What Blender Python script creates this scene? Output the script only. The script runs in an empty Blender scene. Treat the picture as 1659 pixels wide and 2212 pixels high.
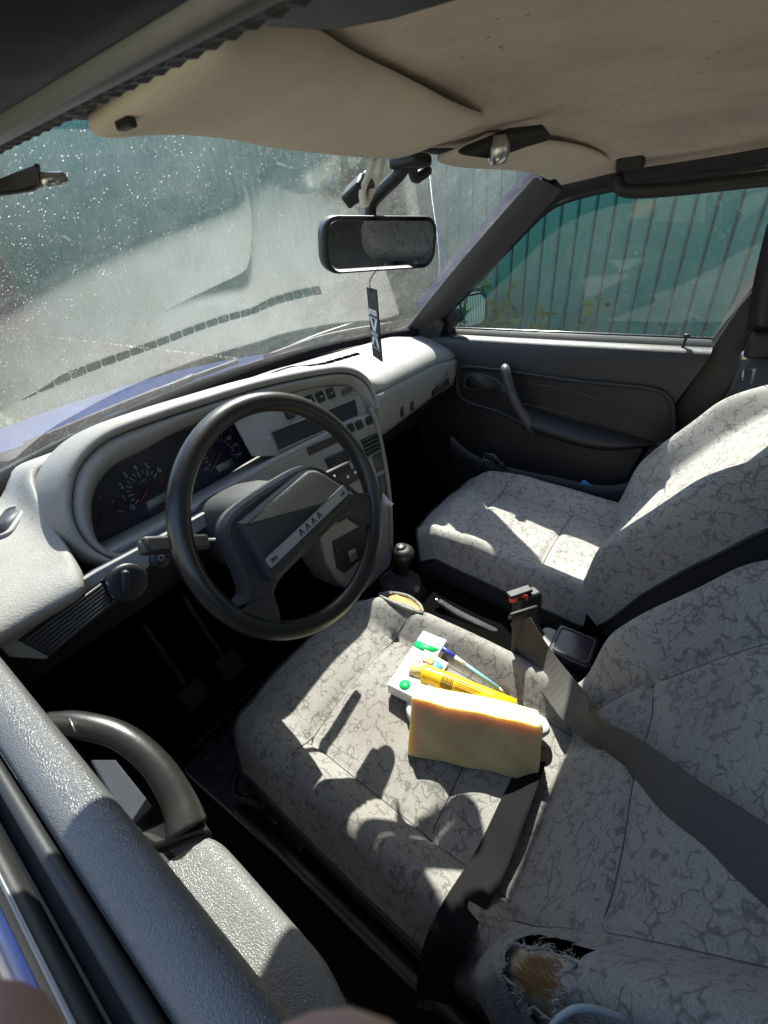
import bpy, bmesh, math, random
import numpy as np
from mathutils import Vector, Matrix
random.seed(7); RNG = np.random.default_rng(7)
R_ = math.radians
SC = bpy.context.scene
COL = SC.collection

# ------------------------------------------------------------------ camera
# car frame: x to the passenger side, y to the front of the car, z up, metres
FPX = 433.0
FW = np.array([-.8128, -.2581, .5222]); FW /= np.linalg.norm(FW)
RT = np.array([.5765, -.4837, .6586]); RT -= FW * (RT @ FW); RT /= np.linalg.norm(RT)
DN = np.cross(FW, RT)
EYE = np.array([-.70, 0, 1.19])
cam_d = bpy.data.cameras.new('camera'); cam = bpy.data.objects.new('camera', cam_d); COL.objects.link(cam)
ex = Vector((RT[0], FW[0], -DN[0])); ey = Vector((RT[1], FW[1], -DN[1])); ez = Vector((RT[2], FW[2], -DN[2]))
mw = Matrix((( ex.x, -ey.x, -ez.x, EYE[0]), (ex.y, -ey.y, -ez.y, EYE[1]), (ex.z, -ey.z, -ez.z, EYE[2]), (0, 0, 0, 1)))
cam.matrix_world = mw
cam_d.sensor_fit = 'HORIZONTAL'; cam_d.sensor_width = 36; cam_d.lens = FPX / 768 * 36
cam_d.clip_start = .005; cam_d.clip_end = 400
cam_d.dof.use_dof = True; cam_d.dof.focus_distance = .85; cam_d.dof.aperture_fstop = 26
SC.camera = cam

# ------------------------------------------------------------------ light
TO_SUN = Vector((.725, .50, 1.0)).normalized()
w = bpy.data.worlds.new('World'); SC.world = w; w.use_nodes = True
nt = w.node_tree; bg = nt.nodes['Background']; sky = nt.nodes.new('ShaderNodeTexSky')
sky.sky_type = 'NISHITA'; sky.sun_disc = False
sky.sun_elevation = math.asin(TO_SUN.z); sky.sun_rotation = math.atan2(TO_SUN.x, TO_SUN.y)
nt.links.new(sky.outputs[0], bg.inputs[0]); bg.inputs[1].default_value = .15
sd = bpy.data.lights.new('sun', 'SUN'); sd.energy = 4.4; sd.angle = R_(.5); sd.color = (1, .95, .87)
so = bpy.data.objects.new('sun', sd); COL.objects.link(so); so.location = (3, 3, 6)
so.rotation_euler = TO_SUN.to_track_quat('Z', 'Y').to_euler()
SC.view_settings.view_transform = 'Standard'; SC.view_settings.look = 'None'
SC.view_settings.exposure = 1.85; SC.view_settings.gamma = 1
SC.cycles.max_bounces = 10; SC.cycles.transparent_max_bounces = 16; SC.cycles.diffuse_bounces = 5; SC.cycles.glossy_bounces = 5
SC.cycles.use_denoising = True; SC.cycles.caustics_reflective = False; SC.cycles.caustics_refractive = False
SC.cycles.sample_clamp_indirect = 6

# ------------------------------------------------------------------ helpers
def U(dx, dy, p=None, **k):
    """a place in the car: where a sight line meets the surface x=, y=, z= or the plane p=(point, normal)"""
    q = np.array([(dx - 829.5) * .46293, (dy - 1106) * .46293, FPX])
    r = np.array([q @ RT, q @ FW, -(q @ DN)])
    if p is not None:
        P, n = np.array(p[0], float), np.array(p[1], float); t = ((P - EYE) @ n) / (r @ n)
    else:
        (a, v), = k.items(); i = 'xyz'.index(a); t = (v - EYE[i]) / r[i]
    return Vector(EYE + t * r)

def V(*a): return Vector(a)
def cat(pts, n=6, closed=False):
    P = [Vector(p) for p in pts]; m = len(P); out = []
    for i in range(m if closed else m - 1):
        p1, p2 = P[i], P[(i + 1) % m]
        p0 = P[i - 1] if (i > 0 or closed) else p1 * 2 - p2
        p3 = P[(i + 2) % m] if (i + 2 < m or closed) else p2 * 2 - p1
        for j in range(n):
            t = j / n
            out.append(.5 * ((2 * p1) + (p2 - p0) * t + (2 * p0 - 5 * p1 + 4 * p2 - p3) * t * t + (3 * p1 - p0 - 3 * p2 + p3) * t ** 3))
    if not closed: out.append(P[-1].copy())
    return out
def resample(pts, n, closed=False):
    P = [Vector(p) for p in pts]
    if closed: P = P + [P[0]]
    d = [0]
    for a, b in zip(P, P[1:]): d.append(d[-1] + (b - a).length)
    out = []
    for i in range(n):
        s = d[-1] * (i / n if closed else i / (n - 1)); j = 0
        while j < len(d) - 2 and d[j + 1] < s: j += 1
        f = (s - d[j]) / max(1e-9, d[j + 1] - d[j]); out.append(P[j].lerp(P[j + 1], f))
    return out
def sm(a, b, x):
    t = min(1, max(0, (x - a) / (b - a))); return t * t * (3 - 2 * t)

def tagit(o, label=None, cat_=None, group=None, kind=None):
    if label: o['label'] = label
    if cat_: o['category'] = cat_
    if group: o['group'] = group
    if kind: o['kind'] = kind
    return o
def adopt(o, parent):
    if parent is not None:
        o.parent = parent; o.matrix_parent_inverse = Matrix.Translation(-WORLD.get(parent.name, Vector((0, 0, 0))))
WORLD = {}
def empty(name, loc=(0, 0, 0), parent=None):
    o = bpy.data.objects.new(name, None); COL.objects.link(o); o.empty_display_size = .05
    o.location = loc; adopt(o, parent); WORLD[o.name] = Vector(loc); return o
def mesh(name, verts, faces, mat, parent=None, smooth=True, sub=0, bev=0, solid=0, bevseg=2, off=-1, angle=None):
    me = bpy.data.meshes.new(name); me.from_pydata([tuple(v) for v in verts], [], faces); me.update()
    bm = bmesh.new(); bm.from_mesh(me); bmesh.ops.recalc_face_normals(bm, faces=bm.faces); bm.to_mesh(me); bm.free()
    o = bpy.data.objects.new(name, me); COL.objects.link(o)
    if mat is not None: me.materials.append(mat)
    if smooth: me.polygons.foreach_set('use_smooth', [True] * len(me.polygons))
    if solid:
        m = o.modifiers.new('solid', 'SOLIDIFY'); m.thickness = solid; m.offset = off
    if bev:
        m = o.modifiers.new('bevel', 'BEVEL'); m.width = bev; m.segments = bevseg; m.limit_method = 'ANGLE'; m.angle_limit = R_(35)
    if sub:
        m = o.modifiers.new('sub', 'SUBSURF'); m.levels = sub; m.render_levels = sub
    if smooth and (bev or angle):
        try: me.set_sharp_from_angle(angle=R_(angle or 40))
        except Exception: pass
    adopt(o, parent); return o
def grid(name, rows, mat, parent=None, cyc=False, cap=False, **k):
    n = len(rows[0]); v = [p for r in rows for p in r]; f = []
    for i in range(len(rows) - 1):
        for j in range(n if cyc else n - 1):
            a = i * n + j; b = i * n + (j + 1) % n; f.append((a, b, b + n, a + n))
    if cap:
        f.append(tuple(range(n - 1, -1, -1))); s = (len(rows) - 1) * n; f.append(tuple(range(s, s + n)))
    return mesh(name, v, f, mat, parent, **k)
def frames(P, closed=False):
    m = len(P); T = []
    for i in range(m):
        a = P[i - 1] if (i > 0 or closed) else P[i]; b = P[(i + 1) % m] if (i < m - 1 or closed) else P[i]
        T.append((b - a).normalized())
    up = Vector((0, 0, 1)) if abs(T[0].z) < .9 else Vector((1, 0, 0)); N = []
    n = (up - T[0] * up.dot(T[0])).normalized()
    for t in T:
        n = (n - t * n.dot(t)); n = n.normalized() if n.length > 1e-6 else Vector((1, 0, 0)); N.append(n)
    return T, N
def tube(name, pts, r, mat, parent=None, closed=False, n=8, smoothn=6, rr=None, flat=1.0, **k):
    P = cat(pts, smoothn, closed) if smoothn else [Vector(p) for p in pts]
    T, N = frames(P, closed); rows = []
    for i, p in enumerate(P):
        b = T[i].cross(N[i]); q = r if rr is None else float(np.interp(i / (len(P) - 1), [x / (len(rr) - 1) for x in range(len(rr))], rr))
        rows.append([p + N[i] * (q * math.cos(2 * math.pi * j / n)) + b * (q * flat * math.sin(2 * math.pi * j / n)) for j in range(n)])
    if closed: rows.append(rows[0])
    o = grid(name, rows, mat, parent, cyc=True, cap=not closed, **k)
    if closed:
        bm = bmesh.new(); bm.from_mesh(o.data); bmesh.ops.remove_doubles(bm, verts=bm.verts, dist=1e-6); bm.to_mesh(o.data); bm.free()
    return o
def sweep(name, prof, path, mat, parent=None, **k):
    """prof: (x,z) list swept along straight or bent list of (y, dx, dz)"""
    rows = [[V(px + dx, y, pz + dz) for px, pz in prof] for y, dx, dz in path]
    return grid(name, rows, mat, parent, **k)
def box(name, c, s, mat, parent=None, rot=None, bev=.003, **k):
    c = Vector(c); R = rot if rot is not None else Matrix.Identity(3)
    v = [c + R @ Vector((x * s[0] / 2, y * s[1] / 2, z * s[2] / 2)) for x in (-1, 1) for y in (-1, 1) for z in (-1, 1)]
    f = [(0, 1, 3, 2), (4, 6, 7, 5), (0, 4, 5, 1), (2, 3, 7, 6), (0, 2, 6, 4), (1, 5, 7, 3)]
    return mesh(name, v, f, mat, parent, bev=bev, **k)
def axes(ex, ey):
    ex = Vector(ex).normalized(); ey = Vector(ey); ey = (ey - ex * ey.dot(ex)).normalized(); ez = ex.cross(ey)
    return Matrix((ex, ey, ez)).transposed()
def plate(name, outline, nrm, th, mat, parent=None, bev=.002, **k):
    """outline: 3D points, extruded by th against nrm"""
    n = Vector(nrm).normalized(); a = [Vector(p) for p in outline]; m = len(a)
    v = a + [p - n * th for p in a]
    f = [tuple(range(m)), tuple(range(2 * m - 1, m - 1, -1))] + [(i, (i + 1) % m, m + (i + 1) % m, m + i) for i in range(m)]
    return mesh(name, v, f, mat, parent, bev=bev, **k)
def rrect(c, ex, ey, wx, wy, r, n=4):
    c, ex, ey = Vector(c), Vector(ex).normalized(), Vector(ey).normalized(); out = []
    for sx, sy, a0 in ((1, 1, 0), (-1, 1, 90), (-1, -1, 180), (1, -1, 270)):
        for i in range(n + 1):
            a = R_(a0 + 90 * i / n)
            out.append(c + ex * (sx * (wx / 2 - r) + r * math.cos(a)) + ey * (sy * (wy / 2 - r) + r * math.sin(a)))
    return out
def lathe(name, prof, c, axis, mat, parent=None, n=24, **k):
    ax = Vector(axis).normalized(); u = ax.orthogonal().normalized(); v = ax.cross(u); c = Vector(c)
    rows = [[c + ax * h + (u * math.cos(2 * math.pi * j / n) + v * math.sin(2 * math.pi * j / n)) * r for j in range(n)] for r, h in prof]
    return grid(name, rows, mat, parent, cyc=True, cap=True, **k)
def text(name, s, size, c, ex, ey, mat, parent=None, depth=.0003, align='CENTER', bold=0, sx=1.0):
    cu = bpy.data.curves.new(name, 'FONT'); cu.body = s; cu.size = size; cu.align_x = align; cu.align_y = 'CENTER'; cu.extrude = depth; cu.offset = bold
    cu.resolution_u = 3
    t = bpy.data.objects.new(name, cu); COL.objects.link(t)
    me = bpy.data.meshes.new_from_object(t.evaluated_get(bpy.context.evaluated_depsgraph_get()))
    bpy.data.objects.remove(t); bpy.data.curves.remove(cu)
    R = axes(ex, ey); M4 = Matrix.Translation(Vector(c)) @ R.to_4x4() @ Matrix.Diagonal((sx, 1, 1, 1)); me.transform(M4)
    o = bpy.data.objects.new(name, me); COL.objects.link(o); me.materials.clear(); me.materials.append(mat); adopt(o, parent); return o

# ------------------------------------------------------------------ materials
def base(name, col, rough=.5, spec=.5, metal=0.0, coat=0.0):
    m = bpy.data.materials.new(name); m.use_nodes = True; b = m.node_tree.nodes['Principled BSDF']
    b.inputs['Base Color'].default_value = (*col, 1); b.inputs['Roughness'].default_value = rough
    b.inputs['Specular IOR Level'].default_value = spec; b.inputs['Metallic'].default_value = metal
    if coat: b.inputs['Coat Weight'].default_value = coat; b.inputs['Coat Roughness'].default_value = .08
    return m
def N_(m, t, **k):
    n = m.node_tree.nodes.new('ShaderNode' + t)
    for a, v in k.items():
        if a in n.inputs: n.inputs[a].default_value = v
        else: setattr(n, a, v)
    return n
def L_(m, a, b): m.node_tree.links.new(a, b)
def BS(m): return m.node_tree.nodes['Principled BSDF']
def coords(m, scale=(1, 1, 1)):
    c = N_(m, 'TexCoord'); mp = N_(m, 'Mapping'); mp.inputs['Scale'].default_value = scale; L_(m, c.outputs['Object'], mp.inputs[0]); return mp.outputs[0]
def ramp(m, fac, stops):
    r = N_(m, 'ValToRGB'); e = r.color_ramp.elements
    while len(e) < len(stops): e.new(.5)
    for i, (p, c) in enumerate(stops): e[i].position = p; e[i].color = (*c, 1) if len(c) == 3 else c
    L_(m, fac, r.inputs[0]); return r.outputs[0]
def mixc(m, fac, a, b, mode='MIX'):
    x = N_(m, 'Mix', data_type='RGBA', blend_type=mode)
    if isinstance(fac, float): x.inputs[0].default_value = fac
    else: L_(m, fac, x.inputs[0])
    for s, v in ((6, a), (7, b)):
        if isinstance(v, tuple): x.inputs[s].default_value = (*v, 1)
        else: L_(m, v, x.inputs[s])
    return x.outputs[2]
def bumpit(m, h, strength, dist=.001, prev=None):
    b = N_(m, 'Bump'); b.inputs['Strength'].default_value = strength; b.inputs['Distance'].default_value = dist
    L_(m, h, b.inputs['Height'])
    if prev is not None: L_(m, prev, b.inputs['Normal'])
    L_(m, b.outputs[0], BS(m).inputs['Normal']); return b.outputs[0]
def plastic(name, col, rough=.5, grain=900, gs=.35, dirt=None, dirtcol=(.2, .17, .13), spec=.5, kind='noise', dscale=9, rvar=.1):
    """moulded plastic or vinyl: fine grain, smudges in the colour and in the gloss"""
    m = base(name, col, rough, spec); c = coords(m)
    n1 = N_(m, 'TexNoise'); n1.inputs['Scale'].default_value = dscale; n1.inputs['Detail'].default_value = 8; n1.inputs['Roughness'].default_value = .7; L_(m, c, n1.inputs['Vector'])
    if dirt:
        f = ramp(m, n1.outputs['Fac'], [(.42, (0, 0, 0)), (.75, (dirt,) * 3)])
        cc = mixc(m, f, col, dirtcol)
        n3 = N_(m, 'TexNoise'); n3.inputs['Scale'].default_value = 130; n3.inputs['Detail'].default_value = 2; L_(m, c, n3.inputs['Vector'])
        f3 = ramp(m, n3.outputs['Fac'], [(.68, (0, 0, 0)), (.76, (dirt,) * 3)])
        cc = mixc(m, f3, cc, tuple(x * .6 for x in dirtcol)); L_(m, cc, BS(m).inputs['Base Color'])
    rr = ramp(m, n1.outputs['Fac'], [(.3, (max(.05, rough - rvar),) * 3), (.7, (min(1, rough + rvar),) * 3)]); L_(m, rr, BS(m).inputs['Roughness'])
    if kind == 'leather':
        v = N_(m, 'TexVoronoi'); v.feature = 'DISTANCE_TO_EDGE'; v.inputs['Scale'].default_value = grain
        nd = N_(m, 'TexNoise'); nd.inputs['Scale'].default_value = grain * .6; L_(m, c, nd.inputs['Vector'])
        vv = N_(m, 'VectorMath', operation='MULTIPLY_ADD'); L_(m, nd.outputs['Color'], vv.inputs[0]); vv.inputs[1].default_value = (1.2 / grain,) * 3; L_(m, c, vv.inputs[2]); L_(m, vv.outputs[0], v.inputs['Vector'])
        h = ramp(m, v.outputs[0], [(0, (0, 0, 0)), (.22, (1, 1, 1))])
        bumpit(m, h, gs, .0012)
    else:
        n2 = N_(m, 'TexNoise'); n2.inputs['Scale'].default_value = grain; n2.inputs['Detail'].default_value = 3; L_(m, c, n2.inputs['Vector']); bumpit(m, n2.outputs['Fac'], gs, .0008)
    return m
def fabric(name, light, dark, stain=.35, scale=46):
    m = base(name, light, .92, .15); c = coords(m)
    nd = N_(m, 'TexNoise'); nd.inputs['Scale'].default_value = 55; nd.inputs['Detail'].default_value = 1; L_(m, c, nd.inputs['Vector'])
    vv = N_(m, 'VectorMath', operation='MULTIPLY_ADD'); L_(m, nd.outputs['Color'], vv.inputs[0]); vv.inputs[1].default_value = (.030,) * 3; L_(m, c, vv.inputs[2])
    v = N_(m, 'TexVoronoi'); v.feature = 'DISTANCE_TO_EDGE'; v.inputs['Scale'].default_value = scale; L_(m, vv.outputs[0], v.inputs['Vector'])
    nm = N_(m, 'TexNoise'); nm.inputs['Scale'].default_value = 48; nm.inputs['Detail'].default_value = 1; L_(m, c, nm.inputs['Vector'])
    ln = ramp(m, v.outputs[0], [(.03, (1, 1, 1)), (.085, (0, 0, 0))]); mk = ramp(m, nm.outputs['Fac'], [(.43, (0, 0, 0)), (.50, (1, 1, 1))])
    f = N_(m, 'Math', operation='MULTIPLY'); L_(m, ln, f.inputs[0]); L_(m, mk, f.inputs[1])
    cc = mixc(m, f.outputs[0], light, dark)
    nf = N_(m, 'TexNoise'); nf.inputs['Scale'].default_value = 420; nf.inputs['Detail'].default_value = 4; nf.inputs['Roughness'].default_value = .8; L_(m, c, nf.inputs['Vector'])
    cc = mixc(m, .75, cc, ramp(m, nf.outputs['Fac'], [(.3, (.42,) * 3), (.7, (1.25,) * 3)]), 'MULTIPLY')
    ns = N_(m, 'TexNoise'); ns.inputs['Scale'].default_value = 6; ns.inputs['Detail'].default_value = 5; L_(m, c, ns.inputs['Vector'])
    cc = mixc(m, ramp(m, ns.outputs['Fac'], [(.45, (0, 0, 0)), (.72, (stain,) * 3)]), cc, (.10, .078, .055))
    L_(m, cc, BS(m).inputs['Base Color'])
    wv = N_(m, 'TexWave'); wv.inputs['Scale'].default_value = 260; wv.inputs['Distortion'].default_value = 3; L_(m, c, wv.inputs['Vector'])
    s = N_(m, 'Math', operation='ADD'); L_(m, wv.outputs['Fac'], s.inputs[0]); L_(m, nf.outputs['Fac'], s.inputs[1]); bumpit(m, s.outputs[0], .28, .0012)
    BS(m).inputs['Sheen Weight'].default_value = .15
    return m
def glassy(name, tint, dust=.1, dscale=1.0, dustcol=(.75, .75, .7), gain=1.6, streak=(1, 1, 1)):
    """one thin pane: see-through, mirrors by Fresnel on both faces, a film of dust that scatters light"""
    m = bpy.data.materials.new(name); m.use_nodes = True; nt = m.node_tree; nt.nodes.clear()
    out = N_(m, 'OutputMaterial'); tr = N_(m, 'BsdfTransparent'); tr.inputs[0].default_value = (*tint, 1)
    gl = N_(m, 'BsdfGlossy'); gl.inputs['Roughness'].default_value = .012
    fr = N_(m, 'LayerWeight'); fr.inputs['Blend'].default_value = .5   # 1 - |cos|, the same from both faces
    pw_ = N_(m, 'Math', operation='POWER'); L_(m, fr.outputs['Facing'], pw_.inputs[0]); pw_.inputs[1].default_value = 5
    g = N_(m, 'Math', operation='MULTIPLY_ADD', use_clamp=True); L_(m, pw_.outputs[0], g.inputs[0]); g.inputs[1].default_value = .957; g.inputs[2].default_value = .043
    g1 = N_(m, 'Math', operation='ADD'); L_(m, g.outputs[0], g1.inputs[0]); g1.inputs[1].default_value = 1.0   # two faces: 2R / (1 + R)
    g2 = N_(m, 'Math', operation='DIVIDE'); L_(m, g.outputs[0], g2.inputs[0]); L_(m, g1.outputs[0], g2.inputs[1])
    g3 = N_(m, 'Math', operation='MULTIPLY', use_clamp=True); L_(m, g2.outputs[0], g3.inputs[0]); g3.inputs[1].default_value = gain; g = g3
    mx = N_(m, 'MixShader'); L_(m, g.outputs[0], mx.inputs[0]); L_(m, tr.outputs[0], mx.inputs[1]); L_(m, gl.outputs[0], mx.inputs[2])
    df = N_(m, 'BsdfDiffuse'); df.inputs[0].default_value = (*dustcol, 1); tl = N_(m, 'BsdfTranslucent'); tl.inputs[0].default_value = (*dustcol, 1)
    dm = N_(m, 'MixShader'); dm.inputs[0].default_value = .6; L_(m, df.outputs[0], dm.inputs[1]); L_(m, tl.outputs[0], dm.inputs[2])
    c = coords(m, streak)
    n1 = N_(m, 'TexNoise'); n1.inputs['Scale'].default_value = 7 * dscale; n1.inputs['Detail'].default_value = 9; n1.inputs['Roughness'].default_value = .75; L_(m, c, n1.inputs['Vector'])
    f1 = ramp(m, n1.outputs['Fac'], [(.3, (dust * .35,) * 3), (.75, (dust * 1.5,) * 3)])
    v = N_(m, 'TexVoronoi'); v.inputs['Scale'].default_value = 230; c0 = coords(m); L_(m, c0, v.inputs['Vector'])
    n2 = N_(m, 'TexNoise'); n2.inputs['Scale'].default_value = 60; L_(m, c0, n2.inputs['Vector'])
    f2 = ramp(m, v.outputs['Distance'], [(.10, (1, 1, 1)), (.20, (0, 0, 0))])
    k2 = ramp(m, n2.outputs['Fac'], [(.45, (0, 0, 0)), (.62, (min(.8, dust * 9),) * 3)])
    f3 = mixc(m, 1.0, f2, k2, 'MULTIPLY')
    n4 = N_(m, 'TexNoise'); n4.inputs['Scale'].default_value = 600; n4.inputs['Detail'].default_value = 1; L_(m, c0, n4.inputs['Vector'])
    f4 = ramp(m, n4.outputs['Fac'], [(.62, (0, 0, 0)), (.75, (dust * 2.2,) * 3)])
    fa = mixc(m, 1.0, f1, f3, 'ADD'); fa = mixc(m, 1.0, fa, f4, 'ADD')
    m2 = N_(m, 'MixShader'); L_(m, fa, m2.inputs[0]); L_(m, mx.outputs[0], m2.inputs[1]); L_(m, dm.outputs[0], m2.inputs[2])
    L_(m, m2.outputs[0], out.inputs[0]); return m

M = {}
M['fabric'] = fabric('seat_fabric', (.30, .285, .263), (.17, .162, .15), .35, 46)
M['fabric2'] = fabric('passenger_fabric', (.385, .366, .34), (.225, .214, .2), .15, 46)
M['sidefab'] = plastic('seat_side_cloth', (.030, .031, .034), .85, 1300, .5, spec=.2)
M['dash'] = plastic('dash_plastic', (.255, .249, .232), .62, 380, .8, dirt=.6, dirtcol=(.19, .16, .12))
M['dashlow'] = plastic('console_plastic', (.24, .236, .226), .55, 700, .3, dirt=.3, dirtcol=(.2, .18, .14))
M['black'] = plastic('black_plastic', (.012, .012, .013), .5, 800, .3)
M['blackgrain'] = plastic('black_leather_plastic', (.018, .018, .019), .48, 520, .5, kind='leather', spec=.6)
M['doorpad'] = plastic('door_vinyl', (.085, .086, .088), .43, 520, .38, kind='leather', spec=.6, dirt=.3, dirtcol=(.09, .08, .065))
M['rim'] = plastic('wheel_rim', (.013, .0125, .012), .36, 500, .18, spec=.6, dirt=.2, dirtcol=(.05, .035, .02))
M['pad'] = plastic('horn_pad', (.020, .021, .023), .5, 600, .45, kind='leather', spec=.6)
M['shroud'] = plastic('column_shroud', (.06, .06, .06), .5, 900, .5)
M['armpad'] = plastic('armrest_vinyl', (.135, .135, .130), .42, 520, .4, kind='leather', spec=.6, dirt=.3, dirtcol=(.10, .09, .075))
M['doordark'] = plastic('dark_door_vinyl', (.017, .017, .018), .45, 420, .3, kind='leather', spec=.6)
M['darkweb'] = plastic('dark_web', (.010, .010, .011), .9, 1200, .4, spec=.1)
M['rubber'] = plastic('rubber', (.012, .012, .012), .6, 300, .2)
M['belt'] = plastic('belt_web', (.075, .071, .067), .8, 700, .8, spec=.25, dirt=.4, dirtcol=(.11, .095, .08), dscale=25)
M['liner'] = plastic('headliner_cloth', (.64, .555, .48), .95, 500, .8, dirt=.9, dirtcol=(.36, .295, .245), spec=.1, dscale=3.2)
M['visor'] = plastic('visor_vinyl', (.66, .60, .51), .75, 420, .5, dirt=.25, dirtcol=(.33, .28, .22), spec=.25)
M['carpet'] = plastic('carpet', (.004, .004, .004), .97, 500, .9, spec=.0)
M['mat'] = plastic('floor_mat', (.010, .013, .022), .7, 300, .4)
M['paint'] = base('blue_paint', (.008, .022, .14), .35, .4, .1, .4)
M['framedark'] = plastic('dark_frame', (.003, .0035, .006), .6, 300, .2, spec=.15)
M['flange'] = plastic('dull_metal', (.16, .16, .16), .4, 300, .1); BS(M['flange']).inputs['Metallic'].default_value = .8
M['chrome'] = base('mirror_silver', (.82, .85, .86), .015, .5, 1.0)
M['steel'] = plastic('steel', (.55, .55, .54), .35, 300, .1); BS(M['steel']).inputs['Metallic'].default_value = 1
M['red'] = base('red_button', (.55, .05, .02), .4)
M['gauge'] = base('gauge_face', (.008, .010, .020), .25, .6)
M['white'] = base('white_print', (.75, .75, .72), .6)
M['dimwhite'] = base('dim_print', (.19, .19, .19), .6)
M['numeral'] = base('numeral_print', (.28, .28, .27), .6)
M['redprint'] = base('red_print', (.20, .03, .02), .6)
M['lcd'] = base('lcd', (.20, .21, .17), .4)
M['strip'] = plastic('badge_strip', (.33, .33, .31), .4, 600, .1)
M['glass'] = glassy('windshield_glass', (.90, .96, .94), .065, 1.0, gain=3.0, streak=(1, .6, 1))
M['glass2'] = glassy('door_glass', (.90, .96, .94), .022, 1.2, gain=1.3, streak=(1, 1, .35))
M['strap'] = plastic('white_tape', (.72, .70, .62), .6, 500, .2)
M['fence'] = plastic('fence_green', (.003, .125, .080), .5, 60, .05, dirt=.2, dirtcol=(.03, .12, .09), dscale=2)
M['fencedk'] = base('fence_groove', (.002, .02, .016), .6)
M['seam'] = base('seam_thread', (.085, .083, .08), .9, .1)

# ================================================================== the car
car = empty('car', (0, 0, 0))
tagit(car, 'blue hatchback seen from its open driver window, grey cloth seats and light grey dashboard', 'car')

# ---- windshield (base curve -> top curve), its rubber, wiper
def wbase(x): a = abs(x) / .70; return V(x, 1.005 - .125 * a ** 2.2, .912 - .03 * a ** 2)
def wtop(x): a = abs(x) / .58; return V(x, .458 - .062 * a ** 2.2, 1.303 - .020 * a ** 2)
rows = []
for i in range(13):
    t = i / 12; r = []
    for j in range(25):
        s = -1 + 2 * j / 24; p = wbase(s * .70).lerp(wtop(s * .58), t)
        bow = math.sin(math.pi * t) * .012; r.append(p + V(0, bow * .6, bow * .75))
    rows.append(r)
windshield = grid('windshield', rows, M['glass'], car)
edge = rows[0] + [r[-1] for r in rows[1:]] + rows[-1][::-1][1:] + [r[0] for r in rows[::-1][1:-1]]
ws = tube('windshield_seal', resample(edge, 90, True), .013, M['rubber'], car, closed=True, smoothn=0)
grid('base_strip', [[wbase(s * .70) + V(0, d, e) for s in np.linspace(-1, 1, 33)] for d, e in ((.014, .006), (-.008, .014), (-.030, .016), (-.046, .012), (-.052, -.006))], M['darkweb'], ws)
# ---- bonnet, seen through the glass
rows = []
for i in range(9):
    t = i / 8; y = 1.07 + t * .95
    rows.append([V(s * (.72 - .06 * t * t), y - .07 * s * s, .885 - .10 * t - .10 * t ** 4 - .06 * abs(s) ** 3) for s in np.linspace(-1, 1, 17)])
bonnet = grid('bonnet', rows, M['paint'], car, solid=.01)
rows = [[wbase(s * .70) + V(0, .015 + d, -.02 - e) for s in np.linspace(-1, 1, 17)] for d, e in ((0, 0), (.03, .012), (.075, .01))]
grid('cowl', rows, M['black'], car, solid=.006)
wp = [V(.16, 1.03, .915), V(.30, 1.005, .935), V(.46, .975, .945)]
wiper = tube('wiper', wp, .008, M['black'], car, n=6)
tube('wiper_blade', [V(.10, 1.0, .928), V(.34, .985, .935), V(.60, .915, .925)], .006, M['rubber'], wiper, n=6)
wiper2 = tube('wiper', [V(-.40, 1.01, .915), V(-.28, 1.0, .925), V(-.12, 1.0, .935)], .008, M['black'], car, n=6)
tube('wiper_blade', [V(-.50, .965, .922), V(-.25, .995, .931), V(.02, 1.012, .936)], .006, M['rubber'], wiper2, n=6)

# ---- roof: outer skin, headliner, rails, pillars
def roofz(x, y): return 1.308 - .058 * (abs(x) / .58) ** 6.0 - .012 * sm(.25, .50, y) - .03 * sm(-.7, -1.5, y)
ys = [.497, .46, .40, .33, .25, .15, .03, -.1, -.25, -.45, -.7, -1.0, -1.3, -1.5]
xs = list(np.linspace(-.575, .575, 27))
rows = []
for y in ys:
    r = []
    for x in xs:
        yy = min(y, wtop(x).y - .008)
        z = roofz(x, yy) + .006 * math.sin(x * 9 + yy * 5) * math.sin(yy * 8) + .012 * math.exp(-((x) ** 2 / .01 + (yy - .33) ** 2 / .012)) * -1
        r.append(V(x, yy, z))
    rows.append(r)
headliner = grid('headliner', rows, M['liner'], car, sub=1)
rows = [[V(s * (.60 if y > .3 else .615), min(y, wtop(s * .58).y + .03), 1.350 - .078 * abs(s) ** 6 - .03 * sm(.2, .53, y) - .06 * sm(-.8, -1.6, y)) for s in np.linspace(-1, 1, 21)] for y in (.55, .42, .25, 0, -.4, -.9, -1.3, -1.6)]
grid('roof_panel', rows, M['paint'], car, solid=.004, off=1)

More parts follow.
